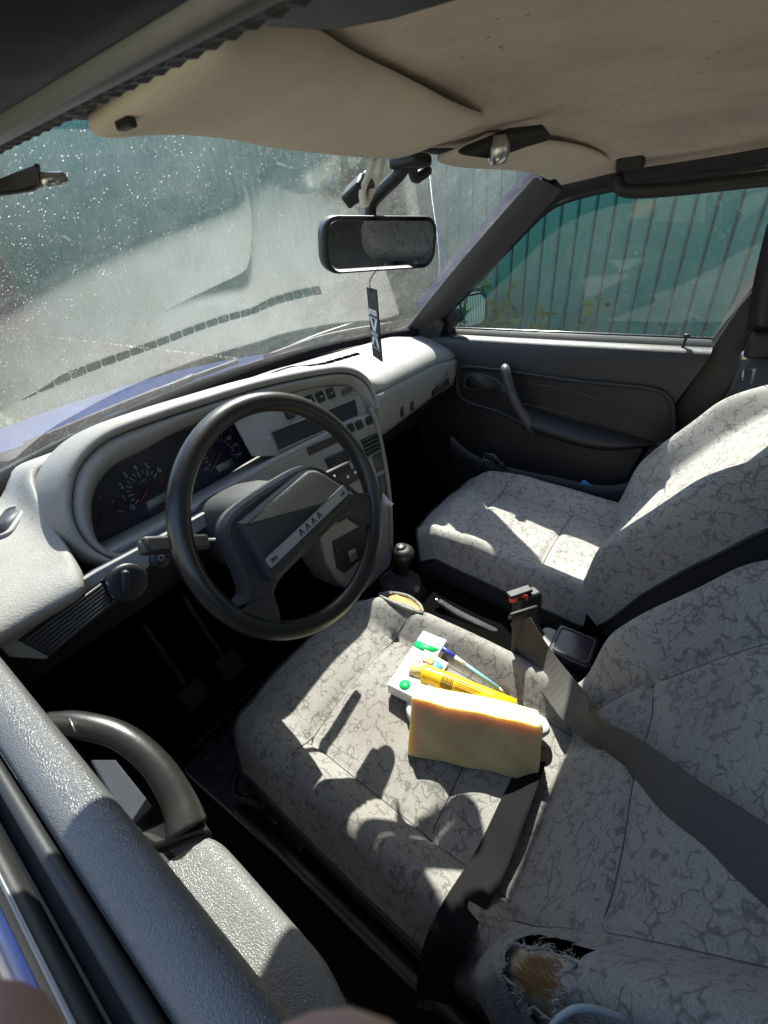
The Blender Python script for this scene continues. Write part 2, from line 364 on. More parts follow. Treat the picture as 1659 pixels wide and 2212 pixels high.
def rail_path(sgn):
    # upper edge of the door opening: front pillar foot, up the pillar, back along the roof
    return [V(.725, .90, .87), V(.69, .74, .985), V(.645, .58, 1.115), V(.607, .45, 1.212), V(.582, .35, 1.238), V(.568, .22, 1.245), V(.562, .05, 1.247), V(.562, -.15, 1.245), V(.575, -.5, 1.232), V(.60, -.9, 1.19)]
for sgn in (-1, 1):
    P = [V(p.x * sgn, p.y, p.z) for p in cat(rail_path(sgn), 7)]
    # cross-section round the path: inner lip, ribbed seal, bright flange, dark drip rail, painted roof edge
    def band(name, offs, mat, par, rib=0, smooth=True):
        T, _ = frames(P); rows = []
        for i, p in enumerate(P):
            outw = V(sgn, 0, 0); t = T[i]; outw = (outw - t * outw.dot(t)).normalized(); up = t.cross(outw) * (1 if t.cross(outw).z > 0 else -1)
            k = 1 + (rib * (1 if i % 2 else -1))
            rows.append([p + outw * (o if sgn < 0 else o * .62) + up * (u * k) for o, u in offs])
        return grid(name, rows, mat, par, smooth=smooth)
    fr = band('door_frame', [(.110, .040), (.108, .006), (.100, -.012), (.086, -.020), (.072, -.0215), (.060, -.0180), (.054, -.0155), (.050, -.006), (.040, .004)], M['framedark'], car)
    band('bright_flange', [(.0535, -.0135), (.0515, -.0180), (.048, -.0190), (.0450, -.0170), (.0435, -.010)], M['flange'] if sgn < 0 else M['rubber'], fr)
    band('roof_edge', [(.116, .10), (.117, .07), (.1105, .039)], M['paint'], fr)
    # ribbed rubber seal as many small lobes
    Q = resample(P, 420); T, _ = frames(Q); rows = []
    for i, p in enumerate(Q):
        outw = V(sgn, 0, 0); t = T[i]; outw = (outw - t * outw.dot(t)).normalized(); up = t.cross(outw); up = up if up.z > 0 else -up
        k = .0014 if i % 2 else 0
        rows.append([p + outw * o + up * (u + (k if j in (1, 3, 5) else 0)) for j, (o, u) in enumerate(((.0445, -.006), (.040, -.0140), (.030, -.0105), (.024, -.010), (.017, -.0065), (.010, -.006), (.003, -.001), (-.003, .004), (-.006, .022)))])
    grid('window_seal', rows, M['rubber'], fr, smooth=False)
    if sgn < 0: plate('pillar_top_trim', [U(a, b, z=1.247) for a, b in ((560, 62), (640, 67), (720, 70), (850, 46), (1000, 2), (1060, -40), (620, -40))], V(0, 0, -1), .006, M['black'], car, bev=.002)
# windscreen pillar trims
for sgn in (-1, 1):
    a = cat([V(.675, .885, .888), V(.64, .74, 1.005), V(.60, .58, 1.135), V(.558, .425, 1.262)], 5); rows = []
    for i, p in enumerate(a):
        q = V(p.x * sgn, p.y, p.z)
        rows.append([q + V(sgn * d, e, g) for d, e, g in ((-.022, .020, .012), (-.020, .004, .000), (-.002, -.022, -.014), (.030, -.036, -.026), (.046, -.034, -.022))])
    grid('pillar_trim', rows, M['shroud'] if sgn > 0 else M['black'], car, bev=.003)
    # fillet under the pillar where the trim meets the dashboard
for sgn in (1,):
    pt = plate('pillar_foot', [U(850, 715, x=.66), U(905, 690, x=.66), U(925, 660, x=.665), U(960, 700, x=.672), U(945, 745, x=.668), U(905, 740, x=.66)], V(-1, -.3, .1), .03, M['black'], car, bev=.006)
# B pillars, belt guides
for sgn in (-1, 1):
    rows = []
    for y0, y1, x, z in ((.13, -.02, .672, .25), (.12, -.03, .672, .50), (.02, -.10, .690, .86), (-.02, -.14, .672, 1.0), (-.055, -.17, .625, 1.15), (-.08, -.20, .575, 1.26)):
        rows.append([V(sgn * (x + .05), y0 + .002, z), V(sgn * x, y0 - .012, z), V(sgn * (x - .008), (y0 + y1) / 2, z), V(sgn * x, y1 + .012, z), V(sgn * (x + .05), y1, z)])
    bp = grid('door_pillar', rows, M['black'], car, bev=.004)
    if sgn > 0:
        tube('pillar_seam', [U(1655, 735, x=.673), U(1500, 955, x=.665), U(1440, 1040, x=.663)], .003, M['shroud'], bp, n=6)
# rear of the cabin: bench, shelf, side walls, rear glass
prof = [(-.62, .24), (-.60, .40), (-.66, .44), (-.95, .42), (-1.08, .46), (-1.14, .60), (-1.24, .88), (-1.28, .90), (-1.33, .86)]
pp = [(p.x, p.y) for p in cat([V(a, b, 0) for a, b in prof], 4)]
rb = grid('rear_bench', [[V(x, y, z) for y, z in pp] for x in np.linspace(-.64, .64, 13)], M['fabric'], car)
for x in (-.34, .34):
    box('rear_headrest', (x, -1.30, .96), (.26, .08, .12), M['fabric'], rb, bev=.03, bevseg=4)
mesh('parcel_shelf', [V(-.62, -1.33, .87), V(.62, -1.33, .87), V(.60, -1.75, .88), V(-.60, -1.75, .88)], [(0, 1, 2, 3)], M['black'], car)
mesh('rear_window', [V(-.60, -1.80, .90), V(.60, -1.80, .90), V(.52, -1.50, 1.245), V(-.52, -1.50, 1.245)], [(0, 1, 2, 3)], M['glass2'], car)
mesh('tail_panel', [V(-.72, -1.80, .2), V(.72, -1.80, .2), V(.68, -1.80, .9), V(-.68, -1.80, .9)], [(0, 1, 2, 3)], M['paint'], car)
for sgn in (-1, 1):
    rd = mesh('rear_door', [V(sgn * .70, -.06, .25), V(sgn * .70, -1.80, .25), V(sgn * .71, -1.80, .87), V(sgn * .71, -.06, .87)], [(0, 1, 2, 3)], M['doorpad'], car, solid=.03)
    mesh('pane', [V(sgn * .715, -.09, .87), V(sgn * .715, -.80, .87), V(sgn * .60, -.72, 1.21), V(sgn * .575, -.19, 1.24)], [(0, 1, 2, 3)], M['glass2'], rd)
    mesh('rear_quarter', [V(sgn * .715, -.82, .87), V(sgn * .70, -1.80, .87), V(sgn * .53, -1.52, 1.24), V(sgn * .59, -.74, 1.21)], [(0, 1, 2, 3)], M['paint'], rd, solid=.02)

# ---- floor, tunnel, firewall
floor = grid('cabin_floor', [[V(x, y, z) for x in np.linspace(-.72, .72, 9)] for y, z in ((-1.8, .24), (.60, .22), (.80, .26), (.98, .50), (1.02, .90))], M['carpet'], car, solid=.01)
rows = []
for y, wd, h in ((-.6, .09, .34), (-.1, .10, .355), (.25, .105, .36), (.5, .11, .365), (.72, .12, .42), (.9, .14, .50)):
    rows.append([V(-wd - .03, y, .20), V(-wd, y, h - .03), V(-wd + .025, y, h), V(wd - .025, y, h), V(wd, y, h - .03), V(wd + .03, y, .20)])
tunnel = grid('tunnel', rows, M['carpet'], car, bev=.01)
fm = box('floor_mat', (-.42, .60, .235), (.36, .42, .012), M['mat'], car, rot=Matrix.Rotation(R_(2), 3, 'Z'), bev=.004)
for k in range(7): box('rib', (-.42, .46 + k * .045, .243), (.28, .012, .006), M['mat'], fm, bev=.002)
sr = tube('seat_rail', [V(-.585, -.10, .27), V(-.585, .2, .275), V(-.585, .52, .28)], .014, M['black'], car, smoothn=2)
tube('seat_rail', [V(.585, -.10, .27), V(.585, .2, .275), V(.585, .52, .28)], .014, M['black'], car, smoothn=2)
tube('adjuster_bar', [V(-.56, .48, .30), V(-.58, .53, .315), V(-.50, .56, .32), V(-.25, .56, .32)], .008, M['black'], car)
for sgn in (-1, 1): mesh('kick_panel', [V(sgn * .705, .76, .20), V(sgn * .705, 1.10, .20), V(sgn * .715, 1.10, .93), V(sgn * .715, .76, .90)], [(0, 1, 2, 3)], M['carpet'], car, solid=.01)
mesh('scuttle', [V(-.72, 1.03, .90), V(.72, 1.03, .90), V(.72, 1.10, .50), V(-.72, 1.10, .50)], [(0, 1, 2, 3)], M['carpet'], car, solid=.01)
for x in (-.50, -.40, -.27):
    pd0 = tube('pedal', [V(x, .86, .52), V(x, .82, .42), V(x, .78, .345)], .008, M['black'], car, n=8)
    box('pedal_pad', (x, .765, .335), (.055 if x < -.3 else .04, .014, .06), M['rubber'], pd0, rot=Matrix.Rotation(R_(-35), 3, 'X'), bev=.004)
# driver sill plate
box('sill_plate', (-.69, .15, .30), (.06, .9, .03), M['steel'], car, bev=.01)

# ---- sun visors, lamp pod, grab handle
def visor(name, xa, xb, ya, yb, sgn):
    rows = []
    n = 14
    for i in range(n + 1):
        t = i / n; x = xa + (xb - xa) * t; r = []
        e = 1 - abs(2 * t - 1) ** 8
        for j in range(11):
            s = j / 10
            y = ya(t) + (yb(t) - ya(t)) * s
            r.append(V(x, y, roofz(x, y) - .016 - .013 * e * math.sin(math.pi * min(1, max(0, s))) ** .4 - .010 * (1 - s)))
        rows.append(r)
    return grid(name, rows, M['visor'], car, solid=.012, off=1, sub=1)
dv = visor('sun_visor', -.552, -.045, lambda t: float(np.interp(t, [0, .07, .23, .48, .7, 1], [.285, .32, .37, .418, .424, .42])), lambda t: float(np.interp(t, [0, .07, .38, .75, 1], [.17, .185, .25, .28, .295])), -1)
pv = visor('sun_visor', .05, .50, lambda t: .430 - .035 * t, lambda t: .335 - .065 * t, 1)
box('visor_clip', U(272, 268, x=-.545), (.005, .012, .004), M['black'], dv, bev=.001)
pod = plate('lamp_pod', [U(985, 318, x=.0), U(1100, 272, x=.05), U(1172, 264, x=.09), U(1190, 285, x=.105), U(1090, 312, x=.06), U(1050, 325, x=.03)], V(-.2, -.35, -1), -.012, M['black'], car, bev=.004)
lc = U(1078, 306, x=.045)
lathe('lamp_bulb', [(.0, -.022), (.012, -.02), (.016, -.010), (.016, 0), (.010, .012)], lc + V(0, 0, -.004), V(-.2, -.1, 1), M['steel'], pod, n=16)
tube('grab_handle', [V(.535, .262, 1.247), V(.528, .245, 1.222), V(.524, .18, 1.214), V(.524, .05, 1.213), V(.525, -.08, 1.215), V(.535, -.11, 1.24)], .013, M['black'], car, n=10, flat=.75)
box('handle_mount', U(1363, 345, x=.530), (.03, .052, .040), M['black'], COL.objects.get('grab_handle') or car, bev=.008)
# small grey bracket high on the driver pillar
bk = plate('pillar_bracket', [U(-20, 392, x=-.545), U(84, 350, x=-.55), U(88, 402, x=-.55), U(40, 416, x=-.545), U(-20, 424, x=-.54)], V(-.5, -1, .1), .006, M['shroud'], car, bev=.002)
tube('bracket_stub', [U(88, 388, x=-.55), U(138, 386, x=-.535)], .0036, M['steel'], bk, smoothn=2, n=12)
tube('bracket_edge', [U(-20, 420, x=-.54), U(40, 413, x=-.545), U(80, 402, x=-.55), U(80, 356, x=-.55)], .0012, M['rubber'], bk, n=6)

# ---- dashboard pad (driver's left end, centre, passenger side)
def dash_prof(x):
    b = wbase(max(-.70, min(.70, x))); by, bz = b.y - .038, b.z - .012
    left = [(by, bz), (.86, .884), (.79, .880), (.72, .872), (.66, .858), (.62, .844), (.603, .832), (.598, .822), (.606, .812), (.62, .80)]
    mid = [(by, bz), (.93, .908), (.89, .914), (.86, .922), (.84, .926), (.83, .925), (.825, .92), (.825, .90), (.83, .88), (.83, .86)]
    rgt = [(by, bz), (.90, .900), (.84, .893), (.78, .885), (.73, .874), (.70, .862), (.688, .846), (.686, .836), (.690, .828), (.70, .822)]
    end = [(by, bz), (.86, .880), (.82, .870), (.78, .858), (.745, .845), (.72, .834), (.705, .820), (.703, .812), (.708, .802), (.72, .795)]
    def mx(a, c, t): return [(p[0] + (q[0] - p[0]) * t, p[1] + (q[1] - p[1]) * t) for p, q in zip(a, c)]
    if x < -.3: return mx(left, mid, sm(-.590, -.55, x))
    if x < .45: return mx(mid, rgt, sm(.06, .22, x))
    return mx(rgt, end, sm(.52, .66, x))
xs = sorted(set([round(v, 3) for v in np.linspace(-.72, .69, 64)]))
rows = []
for x in xs:
    rows.append([V(x, y, z) for y, z in dash_prof(x)])
dash = grid('dashboard', rows, M['dash'], car, sub=1)
tagit(dash, 'light grey dust-marked dashboard')
# front bulk of the dashboard below the pad
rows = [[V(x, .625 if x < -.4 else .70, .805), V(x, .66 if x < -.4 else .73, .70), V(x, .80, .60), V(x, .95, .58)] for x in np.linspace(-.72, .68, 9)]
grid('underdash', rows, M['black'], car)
# defroster slot along the base of the glass
slot = empty('defroster_grille', (0, .9, .9), car)
from mathutils.bvhtree import BVHTree
WB = BVHTree.FromPolygons([v.co.copy() for v in windshield.data.vertices], [tuple(p.vertices) for p in windshield.data.polygons])
DB = BVHTree.FromPolygons([v.co.copy() for v in dash.data.vertices], [tuple(p.vertices) for p in dash.data.polygons])
def mirrored(dx, dy):
    # where on the dashboard top the glass shows the slot
    d = (U(dx, dy, y=2.0) - Vector(EYE)).normalized(); loc, nn, i, q = WB.ray_cast(Vector(EYE), d); r = d - nn * (2 * d.dot(nn))
    return loc + r * ((.905 - loc.z) / r.z)
vs = resample([mirrored(*p) for p in ((15, 851), (130, 806), (255, 764), (340, 733), (425, 704), (560, 666), (630, 647), (700, 629))], 26)
def dz(x, y):
    h = DB.ray_cast(V(x, y, 1.2), V(0, 0, -1)); return h[0].z if h[0] is not None else .905
for i in range(25):
    a, b = vs[i], vs[i + 1]; d = (b - a); d.z = 0; a2 = a + d * .09; b2 = b - d * .09; nn = V(-d.y, d.x, 0).normalized()
    q = [a2 - nn * .006, b2 - nn * .006, b2 + nn * .006, a2 + nn * .006]
    plate('grille_cell', [V(p.x, p.y, dz(p.x, p.y) + .003) for p in q], V(0, 0, 1), .012, M['carpet'], slot, bev=0, smooth=False)

# ---- instrument hood and face panel
FPP, FPN = V(0, .715, .95), V(0, -.937, .35)
FUP = V(0, .35, .937); FX = V(1, 0, 0)
def F(dx, dy, off=0): return U(dx, dy, p=(FPP + FPN * off, FPN))
seamS = [(300, 1222), (232, 1206), (183, 1172), (155, 1115), (157, 1050), (177, 1000), (232, 950), (330, 911), (430, 878), (560, 838), (680, 812), (745, 806), (785, 824), (803, 858), (810, 885)]
seam = resample(cat([F(*p) for p in seamS], 6), 60)
cen = F(480, 1010)
def outdir(i, P):
    a = P[max(0, i - 1)]; b = P[min(len(P) - 1, i + 1)]; t = (b - a).normalized(); o = t.cross(FPN); o = o.normalized()
    return o if o.dot(P[i] - cen) > 0 else -o
rows = []
for d, k in ((.000, .004), (.002, .010), (.007, .014), (.014, .011), (.021, .000), (.026, -.022), (.029, -.055), (.031, -.10)):
    r = []
    for i, p in enumerate(seam):
        o = outdir(i, seam); s = i / 59
        dd = d * (1.0 - .35 * sm(.85, 1, s)) * (1 - .55 * sm(.12, 0, s)); q = p + o * dd + FPN * k
        q.z = q.z - (.012 if d > .04 else 0) * (1 if o.z > .3 else 0); r.append(q)
    rows.append(r)
hood = grid('instrument_hood', rows, M['dash'], car, sub=1)
tube('panel_seam', [p + FPN * .001 for p in seam], .0016, M['black'], hood, smoothn=0, n=6)
# face panel: rolled bezel inside the seam
lipS = [(300, 1183), (262, 1190), (236, 1188), (212, 1166), (203, 1120), (205, 1075), (222, 1035), (258, 999), (320, 968), (414, 918), (540, 872), (680, 838), (745, 832), (772, 846), (790, 872), (800, 888)]
lip = resample(cat([F(*p, -.012) for p in lipS], 6), 60)
rows = [[p - FPN * .002 for p in seam]]
for t, k in ((.12, .006), (.35, .013), (.6, .011), (.85, .001), (1.0, -.010), (1.02, -.03), (1.02, -.085)):
    rows.append([a.lerp(b, min(1, t)) + FPN * k - (FPN * .0) for a, b in zip(seam, lip)])
face = grid('face_panel', rows, M['dash'], car, sub=1)
tagit(face, 'light grey rolled bezel round the gauges and centre stack')
# gauge panel, recessed
G = -.080
def Gp(dx, dy, o=0): return U(dx, dy, p=(FPP + FPN * (G + o), FPN))
gp = plate('gauge_panel', [Gp(215, 1200), Gp(185, 1160), Gp(190, 1040), Gp(240, 980), Gp(500, 900), Gp(552, 985), Gp(355, 1120)], FPN, .006, M['gauge'], car, bev=0, smooth=False)
tc = Gp(318, 1056, .002)
rad = (Gp(268, 1048) - tc).length
def pol(c, a, r): return c + FX * (r * math.cos(R_(a))) + FUP * (r * math.sin(R_(a)))
for i in range(15):
    a = 205 - i * 14.5; l = .010 if i % 2 == 0 else .006
    p = pol(tc, a, rad * .92); q = pol(tc, a, rad * .92 - l); d = (q - p).normalized(); s = d.cross(FPN) * .0011
    mesh('tick', [p + s, p - s, q - s, q + s], [(0, 1, 2, 3)], M['redprint'] if i > 12 else M['dimwhite'], gp, smooth=False)
for k in range(7):
    a = 205 - k * 29; text('numeral', str(k), .014, pol(tc, a, rad * 1.12), FX, FUP, M['numeral'], gp)
text('dial_print', 'x1000', .006, pol(tc, 90, rad * .42), FX, FUP, M['dimwhite'], gp)
p0 = pol(tc, 214, rad * .78)
tube('needle', [tc + FPN * .004, p0 + FPN * .004], .0014, M['redprint'], gp, smoothn=0, n=6)
plate('odometer', [Gp(316, 1085, .001), Gp(362, 1060, .001), Gp(364, 1078, .001), Gp(320, 1103, .001)], FPN, .001, M['lcd'], gp, bev=0)
sc_ = tc + FX * .155
for i in range(17):
    a = 215 - i * 15; p = pol(sc_, a, rad * .95); q = pol(sc_, a, rad * .95 - .008); d = (q - p).normalized(); s = d.cross(FPN) * .001
    mesh('tick', [p + s, p - s, q - s, q + s], [(0, 1, 2, 3)], M['dimwhite'], gp, smooth=False)
for k in range(9): text('numeral', str(20 * (k + 1) + 20), .010, pol(sc_, 200 - k * 28, rad * 1.15), FX, FUP, M['dimwhite'], gp)
tube('needle', [sc_ + FPN * .004, pol(sc_, 214, rad * .8) + FPN * .004], .0013, M['redprint'], gp, smoothn=0, n=6)
plate('odometer', [sc_ + FX * a + FUP * b + FPN * .001 for a, b in ((-.02, -.032), (.02, -.032), (.02, -.018), (-.02, -.018))], FPN, .001, M['lcd'], gp, bev=0)
for cx, cy in ((222, 1110), (520, 950)):
    g = Gp(cx, cy, .002)
    for i in range(6):
        a = 200 - i * 44; p = pol(g, a, .03); q = pol(g, a, .023); s = (q - p).normalized().cross(FPN) * .0009
        mesh('tick', [p + s, p - s, q - s, q + s], [(0, 1, 2, 3)], M['dimwhite'], gp, smooth=False)
    tube('needle', [g, pol(g, 225, .022)], .001, M['redprint'], gp, smoothn=0, n=5)
# shelf below the gauges, running on under the radio
sh_f = resample(cat([F(*p, -.004) for p in ((236, 1190), (300, 1158), (403, 1103), (510, 1040), (622, 977), (715, 930), (760, 908), (806, 892))], 4), 24)
rows = [[p - FUP * .030 - FPN * .012 for p in sh_f], [p - FUP * .006 + FPN * .002 for p in sh_f], [p + FPN * .001 for p in sh_f], [p + FUP * .004 - FPN * .006 for p in sh_f], [p + FUP * .006 - FPN * .05 for p in sh_f], [p + FUP * .008 - FPN * .09 for p in sh_f]]
grid('panel_shelf', rows, M['dash'], face, sub=1)
# side wall at the end of the gauges and plate that carries the radio slot and buttons
RP = -.014
def Rp(dx, dy, o=0): return U(dx, dy, p=(FPP + FPN * (RP + o), FPN))
fb = plate('radio_fascia', [Rp(545, 985), Rp(500, 900), Rp(560, 868), Rp(680, 836), Rp(745, 832), Rp(772, 846), Rp(800, 892), Rp(700, 945), Rp(622, 985)], FPN, .004, M['dash'], car, bev=.001)
mesh('fascia_return', [Rp(500, 900), Rp(545, 985), Gp(560, 985), Gp(505, 890)], [(0, 1, 2, 3)], M['dash'], fb)
plate('radio_slot', [Rp(586, 933, .0025), Rp(766, 862, .0025), Rp(774, 898, .0025), Rp(604, 974, .0025)], FPN, .001, M['black'], fb, bev=0, smooth=False)
tube('slot_frame', [Rp(586, 933, .003), Rp(766, 862, .003), Rp(774, 898, .003), Rp(604, 974, .003)], .0018, M['dashlow'], fb, closed=True, smoothn=0, n=6)
lathe('screw_head', [(.0035, 0), (.0035, .002), (.002, .003)], Rp(581, 946, .001), FPN, M['steel'], fb, n=12)
def button(dx, dy, wdt, hgt, par, pl, off=.006, mat='black', name='switch_button', mark=True):
    c = pl(dx, dy, .001); rx = (pl(dx + 10, dy - 6) - pl(dx - 10, dy + 6)).normalized(); rx = FX
    b = plate(name, rrect(c + FPN * off, rx, FUP, wdt, hgt, .004), FPN, off + .002, M[mat], par, bev=.0015)
    if mark: plate('symbol', rrect(c + FPN * (off + .0004), rx, FUP, .006, .005, .001), FPN, .0004, M['dimwhite'], b, bev=0)
    return b
for dx, dy in ((624, 893), (668, 866), (691, 858), (713, 850)):
    button(dx, dy, .021, .024, fb, Rp)
button(748, 846, .034, .012, fb, Rp, mark=False, mat='shroud')
# lower stack: slot, blanks, centre vents, heater panel, pockets
LP, LN = V(.05, .665, .80), V(0, -.985, .17); LUP = V(0, .17, .985)
def Lp(dx, dy, o=0): return U(dx, dy, p=(LP + LN * o, LN))
stack = plate('centre_stack', [Lp(540, 1035), Lp(622, 985), Lp(715, 938), Lp(806, 896), Lp(827, 965), Lp(838, 1040), Lp(845, 1100), Lp(848, 1200), Lp(835, 1262), Lp(790, 1290), Lp(735, 1262), Lp(705, 1215), Lp(690, 1150), Lp(560, 1100)], LN, .10, M['dashlow'], car, bev=.006)
tube('stack_edge', [Lp(800, 880, .001), Lp(808, 900, .001), Lp(822, 955, .001), Lp(834, 1020, .001), Lp(842, 1090, .001), Lp(845, 1190, .001)], .007, M['dashlow'], stack, n=8)
plate('storage_slot', [Lp(662, 968, .001), Lp(735, 935, .001), Lp(738, 952, .001), Lp(668, 985, .001)], LN, .001, M['black'], stack, bev=0, smooth=False)
def vent(name, q, par, nsl=5, pl=Lp, nn=LN):
    a, b, c, d = [pl(*p, .001) for p in q]
    base_ = plate(name, [a, b, c, d], nn, .002, M['black'], par, bev=0, smooth=False)
    tube('vent_frame', [a, b, c, d], .0028, M['dashlow'] if nn is LN else M['black'], base_, closed=True, smoothn=0, n=6)
    for i in range(nsl):
        t = (i + .5) / nsl; p, r = a.lerp(d, t), b.lerp(c, t); e = (r - p) * .05
        tube('slat', [p + e + nn * .004, r - e + nn * .004], .0022, M['shroud'], base_, smoothn=0, n=6)
    return base_
vent('air_vent', [(700, 990), (755, 962), (762, 990), (712, 1018)], stack)
vent('air_vent', [(776, 950), (814, 932), (824, 972), (792, 990)], stack)
for dx, dy in ((756, 925), (775, 918), (796, 908)): button(dx, dy, .020, .022, stack, Lp, mark=False)
hp = plate('heater_panel', [Lp(712, 1040, .002), Lp(778, 1005, .002), Lp(786, 1030, .002), Lp(722, 1066, .002)], LN, .003, M['black'], stack, bev=.001)
for k, (dx, dy) in enumerate(((735, 1038), (752, 1030), (768, 1020))): plate('symbol', rrect(Lp(dx, dy, .0035), FX, LUP, .009, .007, .002), LN, .0005, M['white' if k else 'dimwhite'], hp, bev=0)
plate('heat_mark', rrect(Lp(776, 1032, .0035), FX, LUP, .012, .003, .001), LN, .0005, M['redprint'], hp, bev=0)
for q in ([(804, 985), (826, 975), (833, 1012), (814, 1022)], [(816, 1030), (836, 1020), (842, 1070), (824, 1078)]):
    plate('pocket', [Lp(*p, .0015) for p in q], LN, .001, M['shroud'], stack, bev=0)
# ashtray recess, black lower door with a check-engine tag and the immobiliser knob
plate('ash_recess', [Lp(700, 1105, .002), Lp(745, 1072, .002), Lp(805, 1070, .002), Lp(800, 1088, .002), Lp(735, 1128, .002), Lp(705, 1130, .002)], LN, .002, M['black'], stack, bev=.002)
bd = plate('fuse_cover', [Lp(718, 1170, .003), Lp(790, 1130, .003), Lp(812, 1115, .003), Lp(815, 1180, .003), Lp(745, 1238, .003), Lp(728, 1228, .003)], LN, .003, M['black'], stack, bev=.002)
tg = plate('warning_tag', [Lp(752, 1192, .005), Lp(768, 1184, .005), Lp(774, 1206, .005), Lp(758, 1214, .005)], LN, .001, M['dimwhite'], bd, bev=0)
tube('engine_symbol', rrect(Lp(763, 1199, .006), FX, LUP, .011, .008, .003), .0007, M['black'], tg, closed=True, smoothn=0, n=5)
lathe('knob', [(.008, 0), (.008, .006), (.006, .008)], Lp(727, 1190, .002), LN, M['black'], bd, n=14)
# left strip below the pad: outer vent, light switch, adjuster
SP, SN = V(0, .615, .79), V(0, -.96, .28); SUP = V(0, .28, .96)
def Sp(dx, dy, o=0): return U(dx, dy, p=(SP + SN * o, SN))
strip = plate('switch_strip', [Sp(-20, 1378), Sp(210, 1232), Sp(330, 1168), Sp(470, 1092), Sp(480, 1118), Sp(340, 1205), Sp(245, 1305), Sp(100, 1425), Sp(20, 1420)], SN, .02, M['dashlow'], car, bev=.002)
vent('air_vent', [(42, 1385), (224, 1252), (242, 1300), (105, 1415)], strip, 7, Sp, SN)
sw = lathe('light_switch', [(.029, 0), (.029, .005), (.026, .008), (.020, .009)], Sp(273, 1258, .001), SN, M['black'], strip, n=28)
plate('grip', rrect(Sp(273, 1258, .020), V(.5, 0, 0) + SUP * .85, SN.cross(V(.5, 0, 0) + SUP * .85), .034, .011, .005), SN, .012, M['black'], sw, bev=.003)
for a, s in ((60, 'o'), (150, 'I'), (195, 'II'), (235, 'III')):
    text('mark', s, .008, Sp(273, 1258, .0085) + FX * (.024 * math.cos(R_(a))) + SUP * (.024 * math.sin(R_(a))), FX, SUP, M['white'], sw)
kn = lathe('dimmer_knob', [(.016, 0), (.016, .004), (.012, .007)], Sp(345, 1207, .001), SN, M['black'], strip, n=20)
for i in range(8): tube('symbol', [Sp(348, 1205, .008) + (FX * math.cos(i * .785) + SUP * math.sin(i * .785)) * r for r in (.003, .0055)], .0005, M['white'], kn, smoothn=0, n=4)
_d = (U(14, 1128, z=.8) - Vector(EYE)).normalized(); _h = DB.ray_cast(Vector(EYE), _d); _vc, _vn = (_h[0], _h[1] if _h[1].z > 0 else -_h[1]) if _h[0] is not None else (U(14, 1128, z=.86), V(0, 0, 1))
_vx = (U(32, 1112, z=_vc.z) - U(0, 1150, z=_vc.z)); _vx = (_vx - _vn * _vx.dot(_vn)).normalized(); _vy = _vn.cross(_vx); _vc = _vc + _vn * .001
sv = tube('side_vent', rrect(_vc, _vx, _vy, .075, .030, .014), .004, M['dashlow'], dash, closed=True, smoothn=0, n=6)
plate('vent_hole', rrect(_vc + _vn * .0015, _vx, _vy, .07, .025, .012), _vn, .002, M['black'], sv, bev=0)
# passenger side: glovebox face with two small switches, round vent
gx = np.linspace(.17, .665, 12)
rows = []
for t in (0, .15, .5, .85, 1):
    rows.append([V(x, .694 + .012 * sm(.5, .68, x) + .016 * t - .010 * math.sin(math.pi * t), float(np.interp(x, [.17, .5, .67], [.832, .832, .806])) - t * float(np.interp(x, [.17, .5, .67], [.125, .10, .085]))) for x in gx])
glove = grid('glovebox_face', rows, M['dashlow'], car, solid=.01)
for dx, dy in ((870, 890), (892, 877)): plate('recess', rrect(U(dx, dy, y=.683), FX, V(0, 0, 1), .012, .030, .003), V(0, -1, 0), .004, M['black'], glove, bev=0)
vent('air_vent', [(932, 822), (966, 797), (970, 830), (935, 858)], glove, 5, lambda a, b, o=0: U(a, b, y=.690 - o), V(0, -1, 0))

# ---- steering wheel (turned a little), column, stalks
WC = V(-.345, .455, .840); WT = .384; WA = V(0, -math.cos(WT), math.sin(WT)); ROT = R_(9.5)
WX0, WY0 = V(1, 0, 0), V(0, math.sin(WT), math.cos(WT))
WX = WX0 * math.cos(ROT) + WY0 * math.sin(ROT); WY = WY0 * math.cos(ROT) - WX0 * math.sin(ROT)
def Wp(x, y, h=0): return WC + WX * x + WY * y + WA * h
wheel = empty('steering_wheel', tuple(WC), car)
RR = .172
rim = tube('rim', [Wp(RR * math.cos(a), RR * math.sin(a)) for a in np.linspace(0, 2 * math.pi, 72, endpoint=False)], .0145, M['rim'], wheel, closed=True, smoothn=0, n=16)
# hub and its two broad spokes in one moulded piece, horn pad with badge strip on it
def WU(dx, dy, h=0): return U(dx, dy, p=(WC + WA * h, WA))
hubS = [(482, 1316), (508, 1306), (526, 1286), (520, 1252), (500, 1205), (482, 1165), (481, 1135), (495, 1108), (535, 1075), (590, 1040), (645, 1010), (685, 1006), (745, 1038), (780, 1064), (798, 1062), (808, 1085), (810, 1115), (800, 1138), (780, 1128), (752, 1112), (690, 1170), (602, 1262), (606, 1310), (611, 1340), (598, 1360), (556, 1356), (512, 1338)]
hub0 = [WU(*p, .004) for p in hubS]; hub1 = resample(cat(hub0, 4, True), 110, True)
hm = sum((p for p in hub1), V(0, 0, 0)) / len(hub1)
def shrink(P, k, h):
    n_ = len(P); out = []
    for i_, p in enumerate(P):
        t = (P[(i_ + 1) % n_] - P[i_ - 1]).normalized(); o = t.cross(WA).normalized(); out.append((p, o))
    ar_ = sum(((P[i_] - hm).cross(P[(i_ + 1) % n_] - hm)).dot(WA) for i_ in range(n_)); sg_ = 1 if ar_ > 0 else -1
    return [p - o * (k * sg_) + WA * h for p, o in out]
boss = grid('hub_cover', [shrink(hub1, .004, -.030), shrink(hub1, -.001, -.018), shrink(hub1, .0005, -.006), shrink(hub1, .004, .001), shrink(hub1, .009, .004)], M['blackgrain'], wheel, cyc=True, cap=True, angle=24)
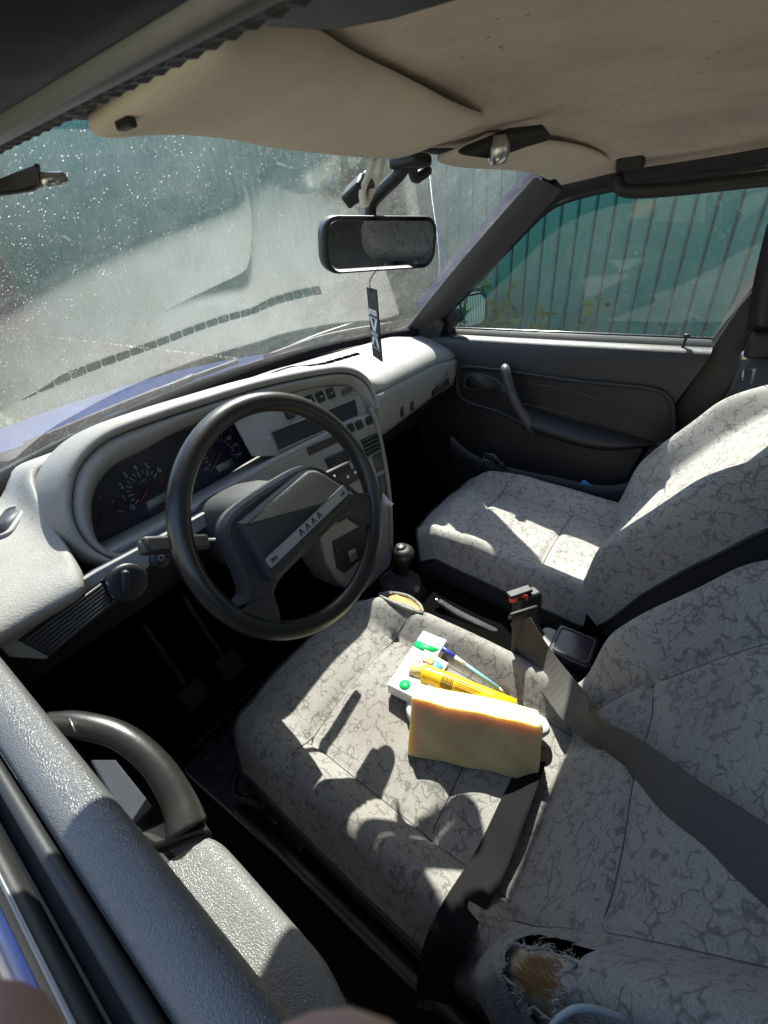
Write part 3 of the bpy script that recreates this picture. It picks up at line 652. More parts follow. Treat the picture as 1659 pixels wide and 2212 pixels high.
padS = [(521, 1138), (528, 1124), (590, 1072), (650, 1024), (668, 1015), (694, 1021), (755, 1061), (761, 1068), (758, 1079), (680, 1163), (606, 1243), (588, 1254), (578, 1248), (566, 1222)]
pad1 = resample(cat([WU(*p, .020) for p in padS], 4, True), 90, True); hm = sum((p for p in pad1), V(0, 0, 0)) / len(pad1)
pad = grid('horn_pad', [shrink(pad1, .000, -.018), shrink(pad1, -.001, -.006), shrink(pad1, .001, .001), shrink(pad1, .004, .0045), shrink(pad1, .007, .0056)], M['pad'], wheel, cyc=True, cap=True, angle=24)
s0, s1 = WU(585, 1213, .0275), WU(744, 1062, .0275); SX = (s1 - s0).normalized(); SY = WA.cross(SX); SL = (s1 - s0).length + .012; SM = s0.lerp(s1, .5)
bs = plate('badge_strip', rrect(SM, SX, SY, SL, .0165, .004), WA, .004, M['strip'], pad, bev=.0008)
tube('strip_edge', rrect(SM - WA * .0003, SX, SY, SL + .002, .0185, .0045), .0009, M['black'], pad, closed=True, smoothn=0, n=5)
for i, ch in enumerate('\u039b\u0410\u0410\u0410'): text('letter', ch, .0125, SM + SX * (-.021 + i * .014) + WA * .0004, SX, SY, M['black'], bs, bold=.0004)
for sg in (-1, 1):
    hc = SM + SX * (sg * (SL / 2 - .012)) + WA * .0005
    mesh('horn_symbol', [hc + SX * a * sg + SY * b for a, b in ((-.006, .0012), (-.006, -.0012), (.002, -.0015), (.005, -.004), (.005, .004), (.002, .0015))], [(0, 1, 2, 3, 4, 5)], M['black'], bs, smooth=False)
    tube('horn_loop', rrect(hc - SX * sg * .0015 - SY * .002, SX, SY, .006, .003, .001), .0004, M['black'], bs, closed=True, smoothn=0, n=4)
# column shroud
cx = WC + WA * -.03
rows = []
for d, a, b in ((.0, .046, .048), (.004, .052, .055), (.03, .056, .062), (.08, .060, .070), (.13, .060, .072), (.20, .056, .068)):
    c = cx - WA * d
    rows.append([c + WX0 * (a * math.copysign(abs(math.cos(t)) ** .6, math.cos(t))) + WY0 * (b * math.copysign(abs(math.sin(t)) ** .6, math.sin(t)) - .01) for t in np.linspace(0, 2 * math.pi, 28, endpoint=False)])
shroud = grid('column_shroud', rows, M['shroud'], car, cyc=True, cap=True)
tube('shroud_seam', [cx - WA * .006 + WX0 * -.0535 - WY0 * .010, cx - WA * .1 + WX0 * -.061 - WY0 * .012], .0012, M['black'], shroud, smoothn=0, n=5)
lathe('screw_recess', [(.006, 0), (.006, .001), (.003, .0012)], cx - WA * .03 + WX0 * -.056 + WY0 * .018, V(-1, 0, .1), M['black'], shroud, n=12)
lathe('hub_collar', [(.030, 0), (.034, .004), (.034, .014), (.028, .016)], cx - WA * .008, WA, M['black'], shroud, n=28)
def stalk(p0, p1, wd, name='stalk'):
    p0, p1 = Vector(p0), Vector(p1); d = (p1 - p0).normalized(); mid = p0.lerp(p1, .45)
    s = tube(name, [p0, mid], .006, M['black'], car, smoothn=0, n=10)
    R = axes(d, WY0); box('stalk_grip', p0.lerp(p1, .72), ((p1 - p0).length * .56, wd, wd * .8), M['black'], s, rot=R, bev=.004)
    return s
stL = stalk(cx - WA * .06 + WX0 * -.05 - WY0 * .012, U(305, 1180, y=.50), .022)
plate('stalk_end', rrect(U(306, 1180, y=.498), WY0, WA, .014, .012, .003), V(-1, -.2, .1), .001, M['shroud'], stL, bev=0)
stR = stalk(cx - WA * .06 + WX0 * .05 + WY0 * .01, U(752, 1008, y=.545), .022)
plate('symbol', rrect(U(722, 1030, y=.53), WX0, WY0, .008, .006, .001), V(0, -.5, 1), .0005, M['dimwhite'], stR, bev=0)

# ---- inside mirror and what hangs there
mc = U(828, 527, x=.005)
tl, tr, br, bl = U(712, 478, x=-.095), U(945, 467, x=.105), U(940, 566, x=.105), U(720, 585, x=-.095)
mx_ = ((tr - tl) + (br - bl)).normalized()
to_cam = (Vector(EYE) - mc).normalized(); tgt = (V(.30, -.36, .98) - mc).normalized()
mn = (to_cam + tgt).normalized(); mx_ = (mx_ - mn * mx_.dot(mn)).normalized(); my_ = mn.cross(mx_); my_ = my_ if my_.z > 0 else -my_
roll = -.03; mx_, my_ = mx_ * math.cos(roll) + my_ * math.sin(roll), my_ * math.cos(roll) - mx_ * math.sin(roll)
rows = []
for k, h in ((.80, -.034), (.92, -.030), (1.0, -.018), (1.02, -.003), (1.02, .002), (.985, .005), (.955, .003)):
    rows.append(rrect(mc + mn * h, mx_, my_, .232 * k + (k - 1) * .02, .078 * k, .026 * k, 6))
mir = grid('rearview_mirror', rows, M['black'], car, cyc=True, bev=0)
plate('mirror_glass', rrect(mc + mn * .0035, mx_, my_, .220, .066, .020, 6), mn, .002, M['chrome'], mir, bev=0, smooth=False)
stem = tube('mirror_stem', [mc - mn * .03 + my_ * .02, mc - mn * .035 + my_ * .055, V(.012, .47, 1.262), V(.02, .45, 1.285)], .010, M['black'], mir, n=10)
box('mirror_base', (.02, .452, 1.276), (.05, .05, .016), M['black'], mir, bev=.005)
tube('mirror_arm', [V(.02, .45, 1.275), V(.045, .46, 1.258), V(.085, .46, 1.268)], .008, M['black'], mir, n=8)

gd = empty('toll_gadget', tuple(U(770, 425, y=.48)))
tagit(gd, 'small black plastic gadget clipped on the windshield above the mirror', 'gadget')
R = axes(U(800, 395, y=.48) - U(762, 440, y=.48), V(0, .6, .8))
box('housing', U(768, 413, y=.48), (.030, .020, .036), M['black'], gd, rot=axes(V(.75, .25, .45), V(-.2, .4, .9)), bev=.004)
box('clip', U(780, 405, y=.478), (.012, .024, .040), M['shroud'], gd, rot=axes(V(.75, .25, .45), V(-.2, .4, .9)), bev=.003)
hs = empty('hanging_strap', tuple(U(800, 345, y=.44)))
tagit(hs, 'cream cloth strap looped over the mirror stem', 'strap')
def ribbon(name, pts, wdir, wd, mat, par, th=.0012, nn=6):
    P = cat(pts, nn); W_ = [Vector(w_) for w_ in wdir]; W2 = cat(W_, nn) if len(W_) == len(pts) else [W_[0]] * len(P)
    rows = [[p - w_.normalized() * wd / 2, p + w_.normalized() * wd / 2] for p, w_ in zip(P, W2)]
    return grid(name, rows, mat, par, solid=th, off=0)
ribbon('loop', [U(805, 344, y=.45), U(795, 380, y=.455), U(783, 415, y=.46), U(788, 447, y=.46)], [(.6, -.8, .1)], .011, M['strap'], hs)
ribbon('loop', [U(826, 340, y=.45), U(815, 385, y=.455), U(800, 420, y=.46), U(787, 448, y=.46)], [(.6, -.8, .1)], .012, M['strap'], hs)

# ---- air freshener card
a_ = U(797, 619, y=.50); d_ = U(799, 763, y=.50); d_.x = a_.x = (a_.x + d_.x) / 2; d_.y = a_.y
b_ = U(823, 629, z=a_.z); hv = V(b_.x - a_.x, b_.y - a_.y, 0); cw = min(.055, max(.03, hv.length)); hv = hv.normalized(); H_ = a_.z - d_.z + .006
cn = V(hv.y, -hv.x, 0); cn = cn if cn.dot(Vector(EYE) - a_) > 0 else -cn
fres = empty('air_freshener', (a_.x, a_.y, d_.z))
tagit(fres, 'black card air freshener hanging on a thread from the mirror', 'air freshener')
M['card'] = base('black_card', (.012, .012, .013), .55)
cc = a_ + hv * (cw / 2) + V(0, 0, -H_ / 2)
cardo = plate('card', rrect(cc, hv, V(0, 0, 1), cw, H_, .002), cn, .0022, M['card'], fres, bev=.0004)
tx = hv if hv.cross(V(0, 0, 1)).dot(cn) > 0 else -hv
up = V(0, 0, 1)
text('brand_print', 'areon', .017, cc + up * H_ * .19 + cn * .0005, tx, up, M['white'], cardo, bold=.0006, sx=.9 * cw / .045)
text('letter_print', 'X', .060, cc - up * H_ * .13 + cn * .0005, tx, up, M['white'], cardo, bold=.0018, sx=.75 * cw / .045)
plate('print_gap', rrect(cc - up * H_ * .13 + cn * .001, tx, up, cw * .9, .0095, .001), cn, .0003, M['card'], cardo, bev=0)
text('word_print', 'VERSION', .0085, cc - up * H_ * .13 + cn * .0014, tx, up, M['white'], cardo, sx=.9 * cw / .045)
for k in (.10, -.34): plate('rule', rrect(cc + up * H_ * k + cn * .0004, tx, up, cw * .85, .001, .0003), cn, .0003, M['white'], cardo, bev=0)
for k in (-.0025, .0025): tube('thread', [cc + up * (H_ / 2 - .006), cc + up * (H_ / 2 + .012) + tx * k, mc - my_ * .036 + tx * k - mn * .012], .0005, M['black'], fres, n=4)

# ---- seats
def fbm(p):  # slow wobble so cloth never lies dead flat
    return .5 * math.sin(p[0] * 31 + 2 * math.sin(p[1] * 17)) + .5 * math.sin(p[1] * 37 + 1.7 * math.sin(p[0] * 23 + 1))
def make_seat(xc, fab, yb, hole=False, recl=33, dz_=0, L=.50, WB_=.246):
    st = empty('seat', (xc, yb + .2, .24), car)
    sgn = -1 if xc < 0 else 1
    n, mrows = 56, 56
    def top(u, v):
        W = .238 * (1 - .07 * v ** 3); l = L * (1 - .13 * abs(u) ** 3.5)
        x = W * u; y = yb + .005 + l * v
        z = .425 + dz_ + .045 * v - .05 * sm(.86, 1.04, v)
        au = abs(u)
        z += .050 * math.exp(-((au - .80) / .17) ** 2) * (1 - .45 * sm(.55, 1.0, v))
        z -= .055 * sm(.88, 1.02, au)
        cushion = .008 * (1 - (u / .56) ** 2) if au < .56 else 0
        z += cushion
        z -= .008 * math.exp(-((au - .57) / .022) ** 2) * (1 if v < .72 else 1 - sm(.72, .80, v))
        if au < .58:
            for vv in (.27, .70): z -= .009 * math.exp(-((v - vv) / .016) ** 2)
        elif v > .3: z -= .004 * math.exp(-((v - .70) / .014) ** 2)
        z += .0022 * fbm((x, y))
        return V(xc + x, y, z)
    rows = [[top(-1 + 2 * j / n, i / mrows) for j in range(n + 1)] for i in range(mrows + 1)]
    cu = grid('cushion', rows, fab, st)
    for q in ([(-.57, v) for v in np.linspace(.04, .70, 16)], [(.57, v) for v in np.linspace(.04, .70, 16)], [(u, .27) for u in np.linspace(-.57, .57, 16)], [(u, .70) for u in np.linspace(-.92, .92, 24)]):
        tube('seam', [top(*p) + V(0, 0, .0002) for p in q], .0013, M['seam'], cu, smoothn=0, n=5)
    per = [rows[i][0] for i in range(mrows + 1)] + rows[-1][1:] + [rows[i][n] for i in range(mrows - 1, -1, -1)]
    per = resample(per, 80)
    outc = V(xc, yb + .25, .4)
    sk = []
    for d, o in ((0, .0), (-.01, .004), (-.055, .002), (-.10, -.012), (-.125, -.03)):
        sk.append([p + (V(p.x - outc.x, p.y - outc.y, 0).normalized() * o) + V(0, 0, d) for p in per])
    grid('cushion_side', sk, M['sidefab'], st)
    tube('piping', [p + V(0, 0, .001) for p in per], .0035, M['blackgrain'], cu, smoothn=0, n=6)
    # backrest
    r = R_(recl); upv = V(0, -math.sin(r), math.cos(r)); fwv = V(0, math.cos(r), math.sin(r)); O = V(xc, yb + .012, .425 + dz_); HB = .60
    def back(u, s):
        W = WB_ - .035 * sm(.6, 1, s) - .012 * sm(.15, 0, s)
        au = abs(u); l = HB * s * (1 - .06 * au ** 4 * s)
        h = .018 + .075 * math.exp(-((au - .84) / .19) ** 2) * (1 - .80 * sm(.60, .95, s)) * (.30 + .70 * sm(0, .28, s))
        h += .015 * math.sin(math.pi * min(1, s * 1.3)) * (1 - au ** 2)
        h -= .085 * sm(.88, 1.04, au); h -= .05 * sm(.93, 1.02, s)
        h -= .008 * math.exp(-((au - .60) / .02) ** 2) * (1 - sm(.75, .82, s))
        if au < .62:
            for vv in (.30, .78): h -= .007 * math.exp(-((s - vv) / .013) ** 2)
        h += .002 * fbm((u * .3, s * .5))
        return O + V(W * u, 0, 0) + upv * l + fwv * h
    n2, m2 = (150, 140) if hole else (60, 60)
    rows = [[back(math.sin((-1 + 2 * j / n2) * math.pi / 2), i / m2) for j in range(n2 + 1)] for i in range(m2 + 1)]
    bk_ = grid('backrest', rows, fab, st)
    for q in ([(-.60, v) for v in np.linspace(.03, .78, 18)], [(.60, v) for v in np.linspace(.03, .78, 18)], [(u, .30) for u in np.linspace(-.60, .60, 16)], [(u, .78) for u in np.linspace(-.9, .9, 24)]):
        tube('seam', [back(*p) + fwv * .0002 for p in q], .0013, M['seam'], bk_, smoothn=0, n=5)
    per = [rows[i][0] for i in range(m2 + 1)] + rows[-1][1:] + [rows[i][n2] for i in range(m2 - 1, -1, -1)]
    per = resample(per, 84)
    tube('piping', per, .0035, M['blackgrain'], bk_, smoothn=0, n=6)
    sk = [[p - fwv * d + V((xc - p.x) * q, 0, 0) for p in per] for d, q in ((.002, 0), (.02, -.012), (.07, -.01), (.12, .04), (.135, .12))]
    grid('backrest_shell', sk, M['sidefab'], st)
    bkp = [sk[-1][i] for i in range(len(per))]
    mesh('back_cover', bkp, [tuple(range(len(bkp)))], M['sidefab'], st, smooth=False)
    # headrest on two posts
    hc = O + upv * (HB + .115) - fwv * .02
    hr = []
    for k, h in ((.70, -.050), (.92, -.045), (1.0, -.02), (1.0, .02), (.93, .042), (.72, .052), (.4, .055)):
        hr.append(rrect(hc + fwv * h, V(1, 0, 0), upv, .25 * k, .145 * k, .06 * k, 5))
    hd = grid('headrest', hr, fab, st, cyc=True, cap=True, sub=1)
    for q in (-.055, .055): tube('post', [hc + V(q, 0, 0) - upv * .05, O + V(q, 0, 0) + upv * (HB - .03) - fwv * .02], .006, M['steel'], hd, smoothn=0, n=10)
    return st, top, back, (O, upv, fwv)
seatR, topR, backR, frR = make_seat(.332, M['fabric2'], .075, L=.515)
seatL, topL, backL, frL = make_seat(-.338, M['fabric'], .0, hole=True, recl=31, L=.57, WB_=.272)
from mathutils.bvhtree import BVHTree
def bvh_of(root):
    vs, fs = [], []
    for o in root.children:
        if o.name.startswith(('cushion', 'backrest')) and o.type == 'MESH' and 'side' not in o.name and 'shell' not in o.name:
            b0 = len(vs); vs += [v.co.copy() for v in o.data.vertices]; fs += [tuple(b0 + i for i in p.vertices) for p in o.data.polygons]
    return BVHTree.FromPolygons(vs, fs)
BV = bvh_of(seatL)
def S(dx, dy, off=.004):
    """a place on the driver seat"""
    d = (U(dx, dy, z=.2) - Vector(EYE)).normalized(); loc, nn, i, dist = BV.ray_cast(Vector(EYE), d)
    if loc is None: return U(dx, dy, z=.46)
    return loc + (nn if nn.dot(d) < 0 else -nn) * off
def seat_z(x, y): # height of the driver cushion
    best = min(((topL(u, v) - V(x, y, 0)).xy.length, topL(u, v).z) for u in np.linspace(-1, 1, 41) for v in np.linspace(0, 1, 41)); return best[1]
tagit(seatL, 'grey patterned driver seat with torn bolster'); tagit(seatR, 'paler grey patterned passenger seat')
# the torn patch on the outer lower bolster: hole, foam, coir stuffing, frayed edge
O, upv, fwv = frL; hdir = (U(1152, 2108, z=.3) - Vector(EYE)).normalized(); hc, hn, _, _ = BV.ray_cast(Vector(EYE), hdir)
hn = hn if hn.dot(hdir) < 0 else -hn
h2 = (ex - hn * ex.dot(hn)).normalized(); hu = hn.cross(h2).normalized(); hu = hu if hu.dot(-ey) > 0 else -hu
HA, HB_ = .046, .034
def hshape(a): return 1 + .16 * math.sin(3 * a + 1) + .10 * math.sin(7 * a) + .06 * math.sin(13 * a + 2)
bobj = [o for o in seatL.children if o.name.startswith('backrest') and 'shell' not in o.name][0]
bm = bmesh.new(); bm.from_mesh(bobj.data); kill = []
for f in bm.faces:
    d = f.calc_center_median() - hc; a, b = d.dot(h2) / HA, d.dot(hu) / HB_
    if abs(d.dot(hn)) < .03 and math.hypot(a, b) < hshape(math.atan2(b, a)): kill.append(f)
bmesh.ops.delete(bm, geom=kill, context='FACES')
for v in bm.verts:
    d = v.co - hc; a, b = d.dot(h2) / HA, d.dot(hu) / HB_; q = math.hypot(a, b)
    if abs(d.dot(hn)) < .03 and q < 1.6: v.co += hn * (.004 * math.sin(9 * math.atan2(b, a)) * (1.6 - q) + .006 * max(0, 1.25 - q))
bm.to_mesh(bobj.data); bm.free()
M['foam'] = plastic('torn_foam', (.50, .41, .28), .95, 300, .9, dirt=.6, dirtcol=(.16, .09, .04), spec=.05, dscale=50)
M['hair'] = base('coir', (.45, .27, .10), .8)
def under(p, dep):
    l, q, _, _ = BV.find_nearest(p); q = q if q.dot(hn) > 0 else -q; return l - q * dep
rows = [[under(hc + (h2 * math.cos(a) * HA * 2.2 + hu * math.sin(a) * HB_ * 2.3) * k, .007 + .002 * math.sin(5 * a + 9 * k) * k) for a in np.linspace(0, 2 * math.pi, 48, endpoint=False)] for k in (.01, .1, .2, .3, .4, .5, .6, .7, .8, .9, 1.0)]
foam = grid('torn_foam', rows, M['foam'], seatL, cyc=True)
vs_, fs_ = [], []
for i in range(900):
    a, k = RNG.uniform(0, 6.28), math.sqrt(RNG.uniform(0, 1)) * .85; p = under(hc + (h2 * math.cos(a) * HA + hu * (math.sin(a) * HB_ * .7 - .004)) * k, .006)
    d = (hn * RNG.uniform(.4, 1) + hu * RNG.uniform(.2, 1.2) + h2 * RNG.uniform(-.4, .4)).normalized(); l = RNG.uniform(.005, .012); s = d.cross(hn).normalized() * .00035
    b0 = len(vs_); vs_ += [p - s, p + s, p + d * l]; fs_.append((b0, b0 + 1, b0 + 2))
hair = mesh('coir_stuffing', vs_, fs_, M['hair'], seatL, smooth=False); hair['kind'] = 'stuff'
fr_ = [hc + (h2 * (math.cos(a) * HA) + hu * (math.sin(a) * HB_)) * (hshape(a) + .02 * math.sin(31 * a)) + hn * (.002 + .003 * math.sin(5 * a)) for a in np.linspace(0, 2 * math.pi, 90, endpoint=False)]
fr_ = [BV.find_nearest(p)[0] + hn * .0015 for p in fr_]
tube('frayed_edge', fr_, .0011, M['fabric'], seatL, closed=True, smoothn=0, n=6)
vs_, fs_ = [], []
for i in range(700):
    p = fr_[RNG.integers(90)] + Vector(RNG.normal(size=3) * .002); d = ((hc - p).normalized() * RNG.uniform(-.3, 1) + hn * RNG.uniform(0, .8) + Vector(RNG.normal(size=3) * .4)).normalized(); l = RNG.uniform(.003, .010); s = d.cross(hn).normalized() * .0003
    b0 = len(vs_); vs_ += [p - s, p + s, p + d * l]; fs_.append((b0, b0 + 1, b0 + 2))
fz = mesh('loose_threads', vs_, fs_, M['strip'], seatL, smooth=False); fz['kind'] = 'stuff'
# tear at the front corner of the driver cushion
tear = plate('seat_tear', [S(*p, .002) for p in ((838, 1288), (858, 1284), (885, 1293), (906, 1310), (912, 1322), (893, 1318), (865, 1306), (846, 1297))], V(0, 0, 1), .002, M['hair'], seatL, bev=0)
for q in (((818, 1282), (845, 1281), (880, 1288), (906, 1306), (914, 1324)), ((822, 1290), (842, 1300), (868, 1312), (895, 1322), (914, 1326))):
    tube('frayed_edge', [S(*p, .003) for p in q], .0038, M['fabric'], seatL, n=6, rr=[.002, .0045, .005, .004, .002])
box('seat_bracket', S(832, 1287, .006), (.034, .012, .012), M['shroud'], seatL, rot=Matrix.Rotation(R_(-38), 3, 'Z'), bev=.002)

# ---- gear lever, handbrake, console, buckle and belts
kz = U(866, 1192, x=0.0)
gl_ = lathe('gear_lever', [(.0, .0), (.014, .002), (.016, .02), (.015, .045), (.018, .060), (.0255, .075), (.0275, .088), (.024, .099), (.015, .104), (.0, .105)], kz + V(0, .0, -.088), V(0, -.10, 1), M['rim'], car, n=24)
lathe('shift_cap', [(.014, 0), (.014, .0012), (.0, .0018)], kz + V(0, -.0018, .0165), V(0, -.1, 1), M['black'], gl_, n=20)
text('shift_map', 'H', .014, kz + V(0, -.002, .0186), V(1, 0, 0), V(0, 1, .1), M['white'], gl_)
b0 = kz + V(0, .01, -.150); rows = []
for h, k in ((0, 1.0), (.012, 1.02), (.030, .85), (.045, .92), (.062, .50), (.078, .42), (.085, .3)):
    rows.append([b0 + V(math.cos(a) * .060 * k * (1 + .07 * math.sin(4 * a + h * 60)), math.sin(a) * .070 * k * (1 + .07 * math.sin(5 * a - h * 50)), h) for a in np.linspace(0, 2 * math.pi, 28, endpoint=False)])
grid('gear_boot', rows, M['blackgrain'], gl_, cyc=True, sub=1)
rows = []
for y, wd, h in ((-.32, .065, .40), (-.1, .068, .405), (.06, .07, .41), (.12, .075, .36), (.30, .08, .335), (.45, .085, .335), (.60, .09, .37), (.70, .10, .46)):
    rows.append([V(-wd, y, .30), V(-wd, y, h - .012), V(-wd + .012, y, h), V(wd - .012, y, h), V(wd, y, h - .012), V(wd, y, .30)])
console = grid('tunnel_console', rows, M['carpet'], car, bev=.004)
hb = tube('handbrake', [U(948, 1300, x=.005), U(985, 1325, x=.005), U(1040, 1352, x=.005), U(1075, 1368, x=.01)], .011, M['blackgrain'], car, rr=[.009, .012, .011, .010], n=12)
lathe('release_button', [(.0055, 0), (.0055, .010), (.003, .012)], U(948, 1300, x=.005), U(940, 1296, x=.005) - U(985, 1325, x=.005), M['steel'], hb, n=12)
ar = plate('ash_tray', rrect(U(1240, 1392, z=.425), V(1, 0, 0), V(0, 1, 0), .085, .085, .008), V(0, 0, 1), .03, M['gauge'], console, bev=.003)
tube('tray_rim', rrect(U(1240, 1392, z=.426), V(1, 0, 0), V(0, 1, 0), .07, .07, .008), .002, M['shroud'], ar, closed=True, smoothn=0, n=6)
plate('coin_tray', rrect(U(1190, 1378, z=.422), V(1, 0, 0), V(0, 1, 0), .055, .045, .012), V(0, 0, 1), .004, M['dashlow'], console, bev=.002)
# passenger buckle with red button
bq = U(1124, 1292, x=-.045)
bz = axes(V(.85, -.45, .1), V(-.25, -.45, .85))
buckle = box('belt_buckle', bq + V(.012, -.012, -.035), (.055, .030, .085), M['black'], car, rot=axes(V(.80, -.55, .0), V(.05, .1, 1)).transposed().transposed() @ Matrix.Rotation(R_(-90), 3, 'X'), bev=.006)
bpl = U(1124, 1297, x=-.052)
plate('release_button', [U(1099, 1284, x=-.058), U(1142, 1284, x=-.045), U(1142, 1299, x=-.048), U(1102, 1302, x=-.060)], V(-.5, -.4, .75), .010, M['red'], buckle, bev=.003)
box('buckle_top', U(1122, 1279, x=-.045), (.052, .018, .008), M['black'], buckle, rot=Matrix.Rotation(R_(-35), 3, 'Z'), bev=.002)
tube('buckle_stem', [bq + V(.02, -.01, -.07), V(.0, .14, .40), V(.01, .10, .33)], .012, M['black'], buckle, n=8, flat=.4)
# driver belt: short end with clip, then the long web across the backrest
belt = empty('seat_belt', tuple(U(1130, 1530, x=-.10)), car)
ribbon('web', [U(1137, 1318, x=-.085), U(1132, 1350, x=-.098), U(1128, 1430, x=-.108), U(1126, 1500, x=-.115), U(1132, 1545, x=-.12)], [(.80, -.60, 0)], .050, M['belt'], belt, th=.0018)
lp = U(1127, 1325, x=-.09)
box('tongue', lp + V(.0, -.002, .004), (.060, .008, .020), M['black'], belt, rot=axes(V(.80, -.60, 0), V(.3, .4, .2)), bev=.003)
tube('tie', [U(1093, 1440, x=-.118), U(1128, 1434, x=-.105), U(1162, 1426, x=-.09)], .0022, M['black'], belt, n=6)
tube('tie', [U(1095, 1425, x=-.12), U(1097, 1440, x=-.12), U(1105, 1446, x=-.115)], .0022, M['black'], belt, n=6)
def ribbon2(name, P, tw, wd, mat, par, th=.0018, nn=10):
    Q = cat(P, nn); A_ = np.interp(np.linspace(0, len(P) - 1, len(Q)), range(len(P)), tw); T, _ = frames(Q); rows = []
    for p, t, a in zip(Q, T, A_):
        vd = (Vector(EYE) - p).normalized(); w0 = t.cross(vd).normalized(); w1 = t.cross(w0).normalized(); wv = w0 * math.cos(R_(a)) + w1 * math.sin(R_(a))
        rows.append([p - wv * wd / 2, p, p + wv * wd / 2])
    return grid(name, rows, mat, par, solid=th, off=0, smooth=False)
ribbon2('web', [U(1124, 1340, x=-.095), U(1160, 1418, x=-.125), U(1232, 1515, x=-.185), S(1318, 1604, .022), S(1400, 1668, .016), S(1500, 1757, .014), S(1600, 1835, .014), S(1720, 1930, .014)],
        [50, 20, 5, 62, 42, 34, 30, 28], .060, M['belt'], belt)
ribbon2('web', [S(1150, 1650, .010), S(1105, 1760, .012), S(1055, 1870, .012), S(985, 1990, .012), U(940, 2110, x=-.585), U(930, 2230, x=-.60)], [40, 20, 10, 0, 0, 0], .044, M['darkweb'], belt)
# passenger belt on the pillar: dark stub and steel guide
pb = empty('seat_belt', tuple(U(1625, 790, x=.655)), car)
box('anchor_cover', U(1645, 745, x=.645), (.030, .055, .06), M['black'], pb, bev=.01)
tube('belt_guide', [U(1607, 795, x=.65), U(1630, 798, x=.645), U(1622, 828, x=.645), U(1602, 822, x=.65)], .0032, M['steel'], pb, closed=True, smoothn=0, n=8)
box('anchor_bolt', U(1610, 768, x=.65), (.02, .02, .022), M['steel'], pb, bev=.006)
ribbon('web', [U(1640, 715, x=.645), U(1660, 600, x=.62), U(1690, 480, x=.60)], [(.1, 1, 0)], .048, M['black'], pb, th=.002)

# ---- passenger door
DX = .652
door = empty('door', (.72, .35, .3), car); tagit(door, 'black passenger door with wound-up dusty window')
def dpan(y, z): return V(DX + .0, y, z)
rows = []
for z, x in ((.872, .715), (.877, .700), (.878, .680), (.874, .662), (.858, .6535), (.78, .653), (.60, .652), (.40, .652), (.26, .65)):
    rows.append([V(x + .004 * sm(.6, .9, y), float(np.interp(z, [.26, .53, .86], [.14, .125, .003])) + (y + .0) * (.86 - float(np.interp(z, [.26, .53, .86], [.14, .125, .003]))), z) for y in np.linspace(0, 1, 16)])
grid('door_panel', rows, M['doordark'], door, sub=1)
rows = [[V(x, y, z) for y in np.linspace(-.01, .84, 8)] for x, z in ((.700, .872), (.706, .880), (.716, .890), (.722, .893), (.728, .888))]
grid('window_strip', rows, M['rubber'], door)
tube('chrome_lip', [V(.7225, -.01, .8945), V(.7225, .4, .8945), V(.7225, .82, .8945)], .0016, M['steel'], door, smoothn=1, n=6)
grid('door_skin', [[V(x, y, z) for y in np.linspace(-.06, .95, 8)] for x, z in ((.73, .885), (.765, .87), (.80, .80), (.81, .60), (.79, .30))], M['paint'], door)
gp_ = [V(.728, .80, .885), V(.728, .02, .885), V(.716, -.005, .93), V(.66, -.052, 1.05), V(.60, -.075, 1.20), V(.585, -.07, 1.235), V(.578, .10, 1.243), V(.580, .25, 1.242), V(.592, .34, 1.235), V(.612, .43, 1.205), V(.65, .58, 1.105), V(.70, .74, .965)]
mesh('window_pane', gp_, [tuple(range(len(gp_)))], M['glass2'], door, smooth=False)
tube('pane_channel', [V(.722, .005, .885), V(.708, -.015, .935), V(.655, -.058, 1.05), V(.598, -.082, 1.2), V(.582, -.085, 1.235)], .007, M['rubber'], door, n=8)
tube('channel_edge', [V(.714, .010, .89), V(.70, -.008, .94), V(.648, -.05, 1.05), V(.592, -.074, 1.2)], .0015, M['steel'], door, n=6)
lk = lathe('lock_knob', [(.006, 0), (.0045, .002), (.0035, .018), (.0035, .026), (.0065, .030), (.007, .034), (.005, .036)], V(.683, U(1466, 778, x=.683).y, .873), V(.1, -.1, 1), M['black'], door, n=16)
# recess with rim, release handle, pull, armrest, moulded oval
def D(dx, dy, o=0): return U(dx, dy, x=DX - o)
rc = cat([D(*p, .002) for p in ((992, 800), (1010, 792), (1090, 800), (1240, 822), (1400, 838), (1445, 860), (1455, 905), (1450, 950), (1400, 960), (1300, 935), (1160, 925), (1080, 890), (1010, 868), (988, 840))], 4, True)
rcs = plate('recess_panel', rc, V(-1, 0, 0), .003, M['black'], door, bev=0, smooth=False)
tube('recess_rim', [p - V(.001, 0, 0) for p in rc], .006, M['doordark'], rcs, closed=True, smoothn=0, n=8)
hb_ = cat([D(*p, .006) for p in ((1005, 812), (1030, 805), (1075, 820), (1092, 840), (1085, 848), (1020, 842), (1003, 835))], 4, True)
rh = plate('release_bezel', hb_, V(-1, 0, 0), .006, M['shroud'], door, bev=.001)
plate('release_pocket', [cc_ - V(.001, 0, 0) for cc_ in [D(1035, 828, .006).lerp(p, .86) for p in hb_]], V(-1, 0, 0), .001, M['black'], rh, bev=0)
plate('release_lever', cat([D(*p, .014) for p in ((1014, 815), (1030, 832), (1060, 840), (1082, 832), (1070, 842), (1030, 842))], 3, True), V(-1, 0, 0), .006, M['rim'], rh, bev=.001)
pl_ = tube('pull_handle', [D(1090, 795, .010), D(1092, 800, .045), D(1104, 845, .060), D(1120, 880, .062), D(1140, 910, .055), D(1152, 928, .030)], .014, M['shroud'], door, rr=[.012, .014, .013, .014, .017, .018], n=12)
tube('handle_cut', [D(1080, 808, .062), D(1103, 807, .058)], .0012, M['black'], pl_, smoothn=0, n=5)
rows = []
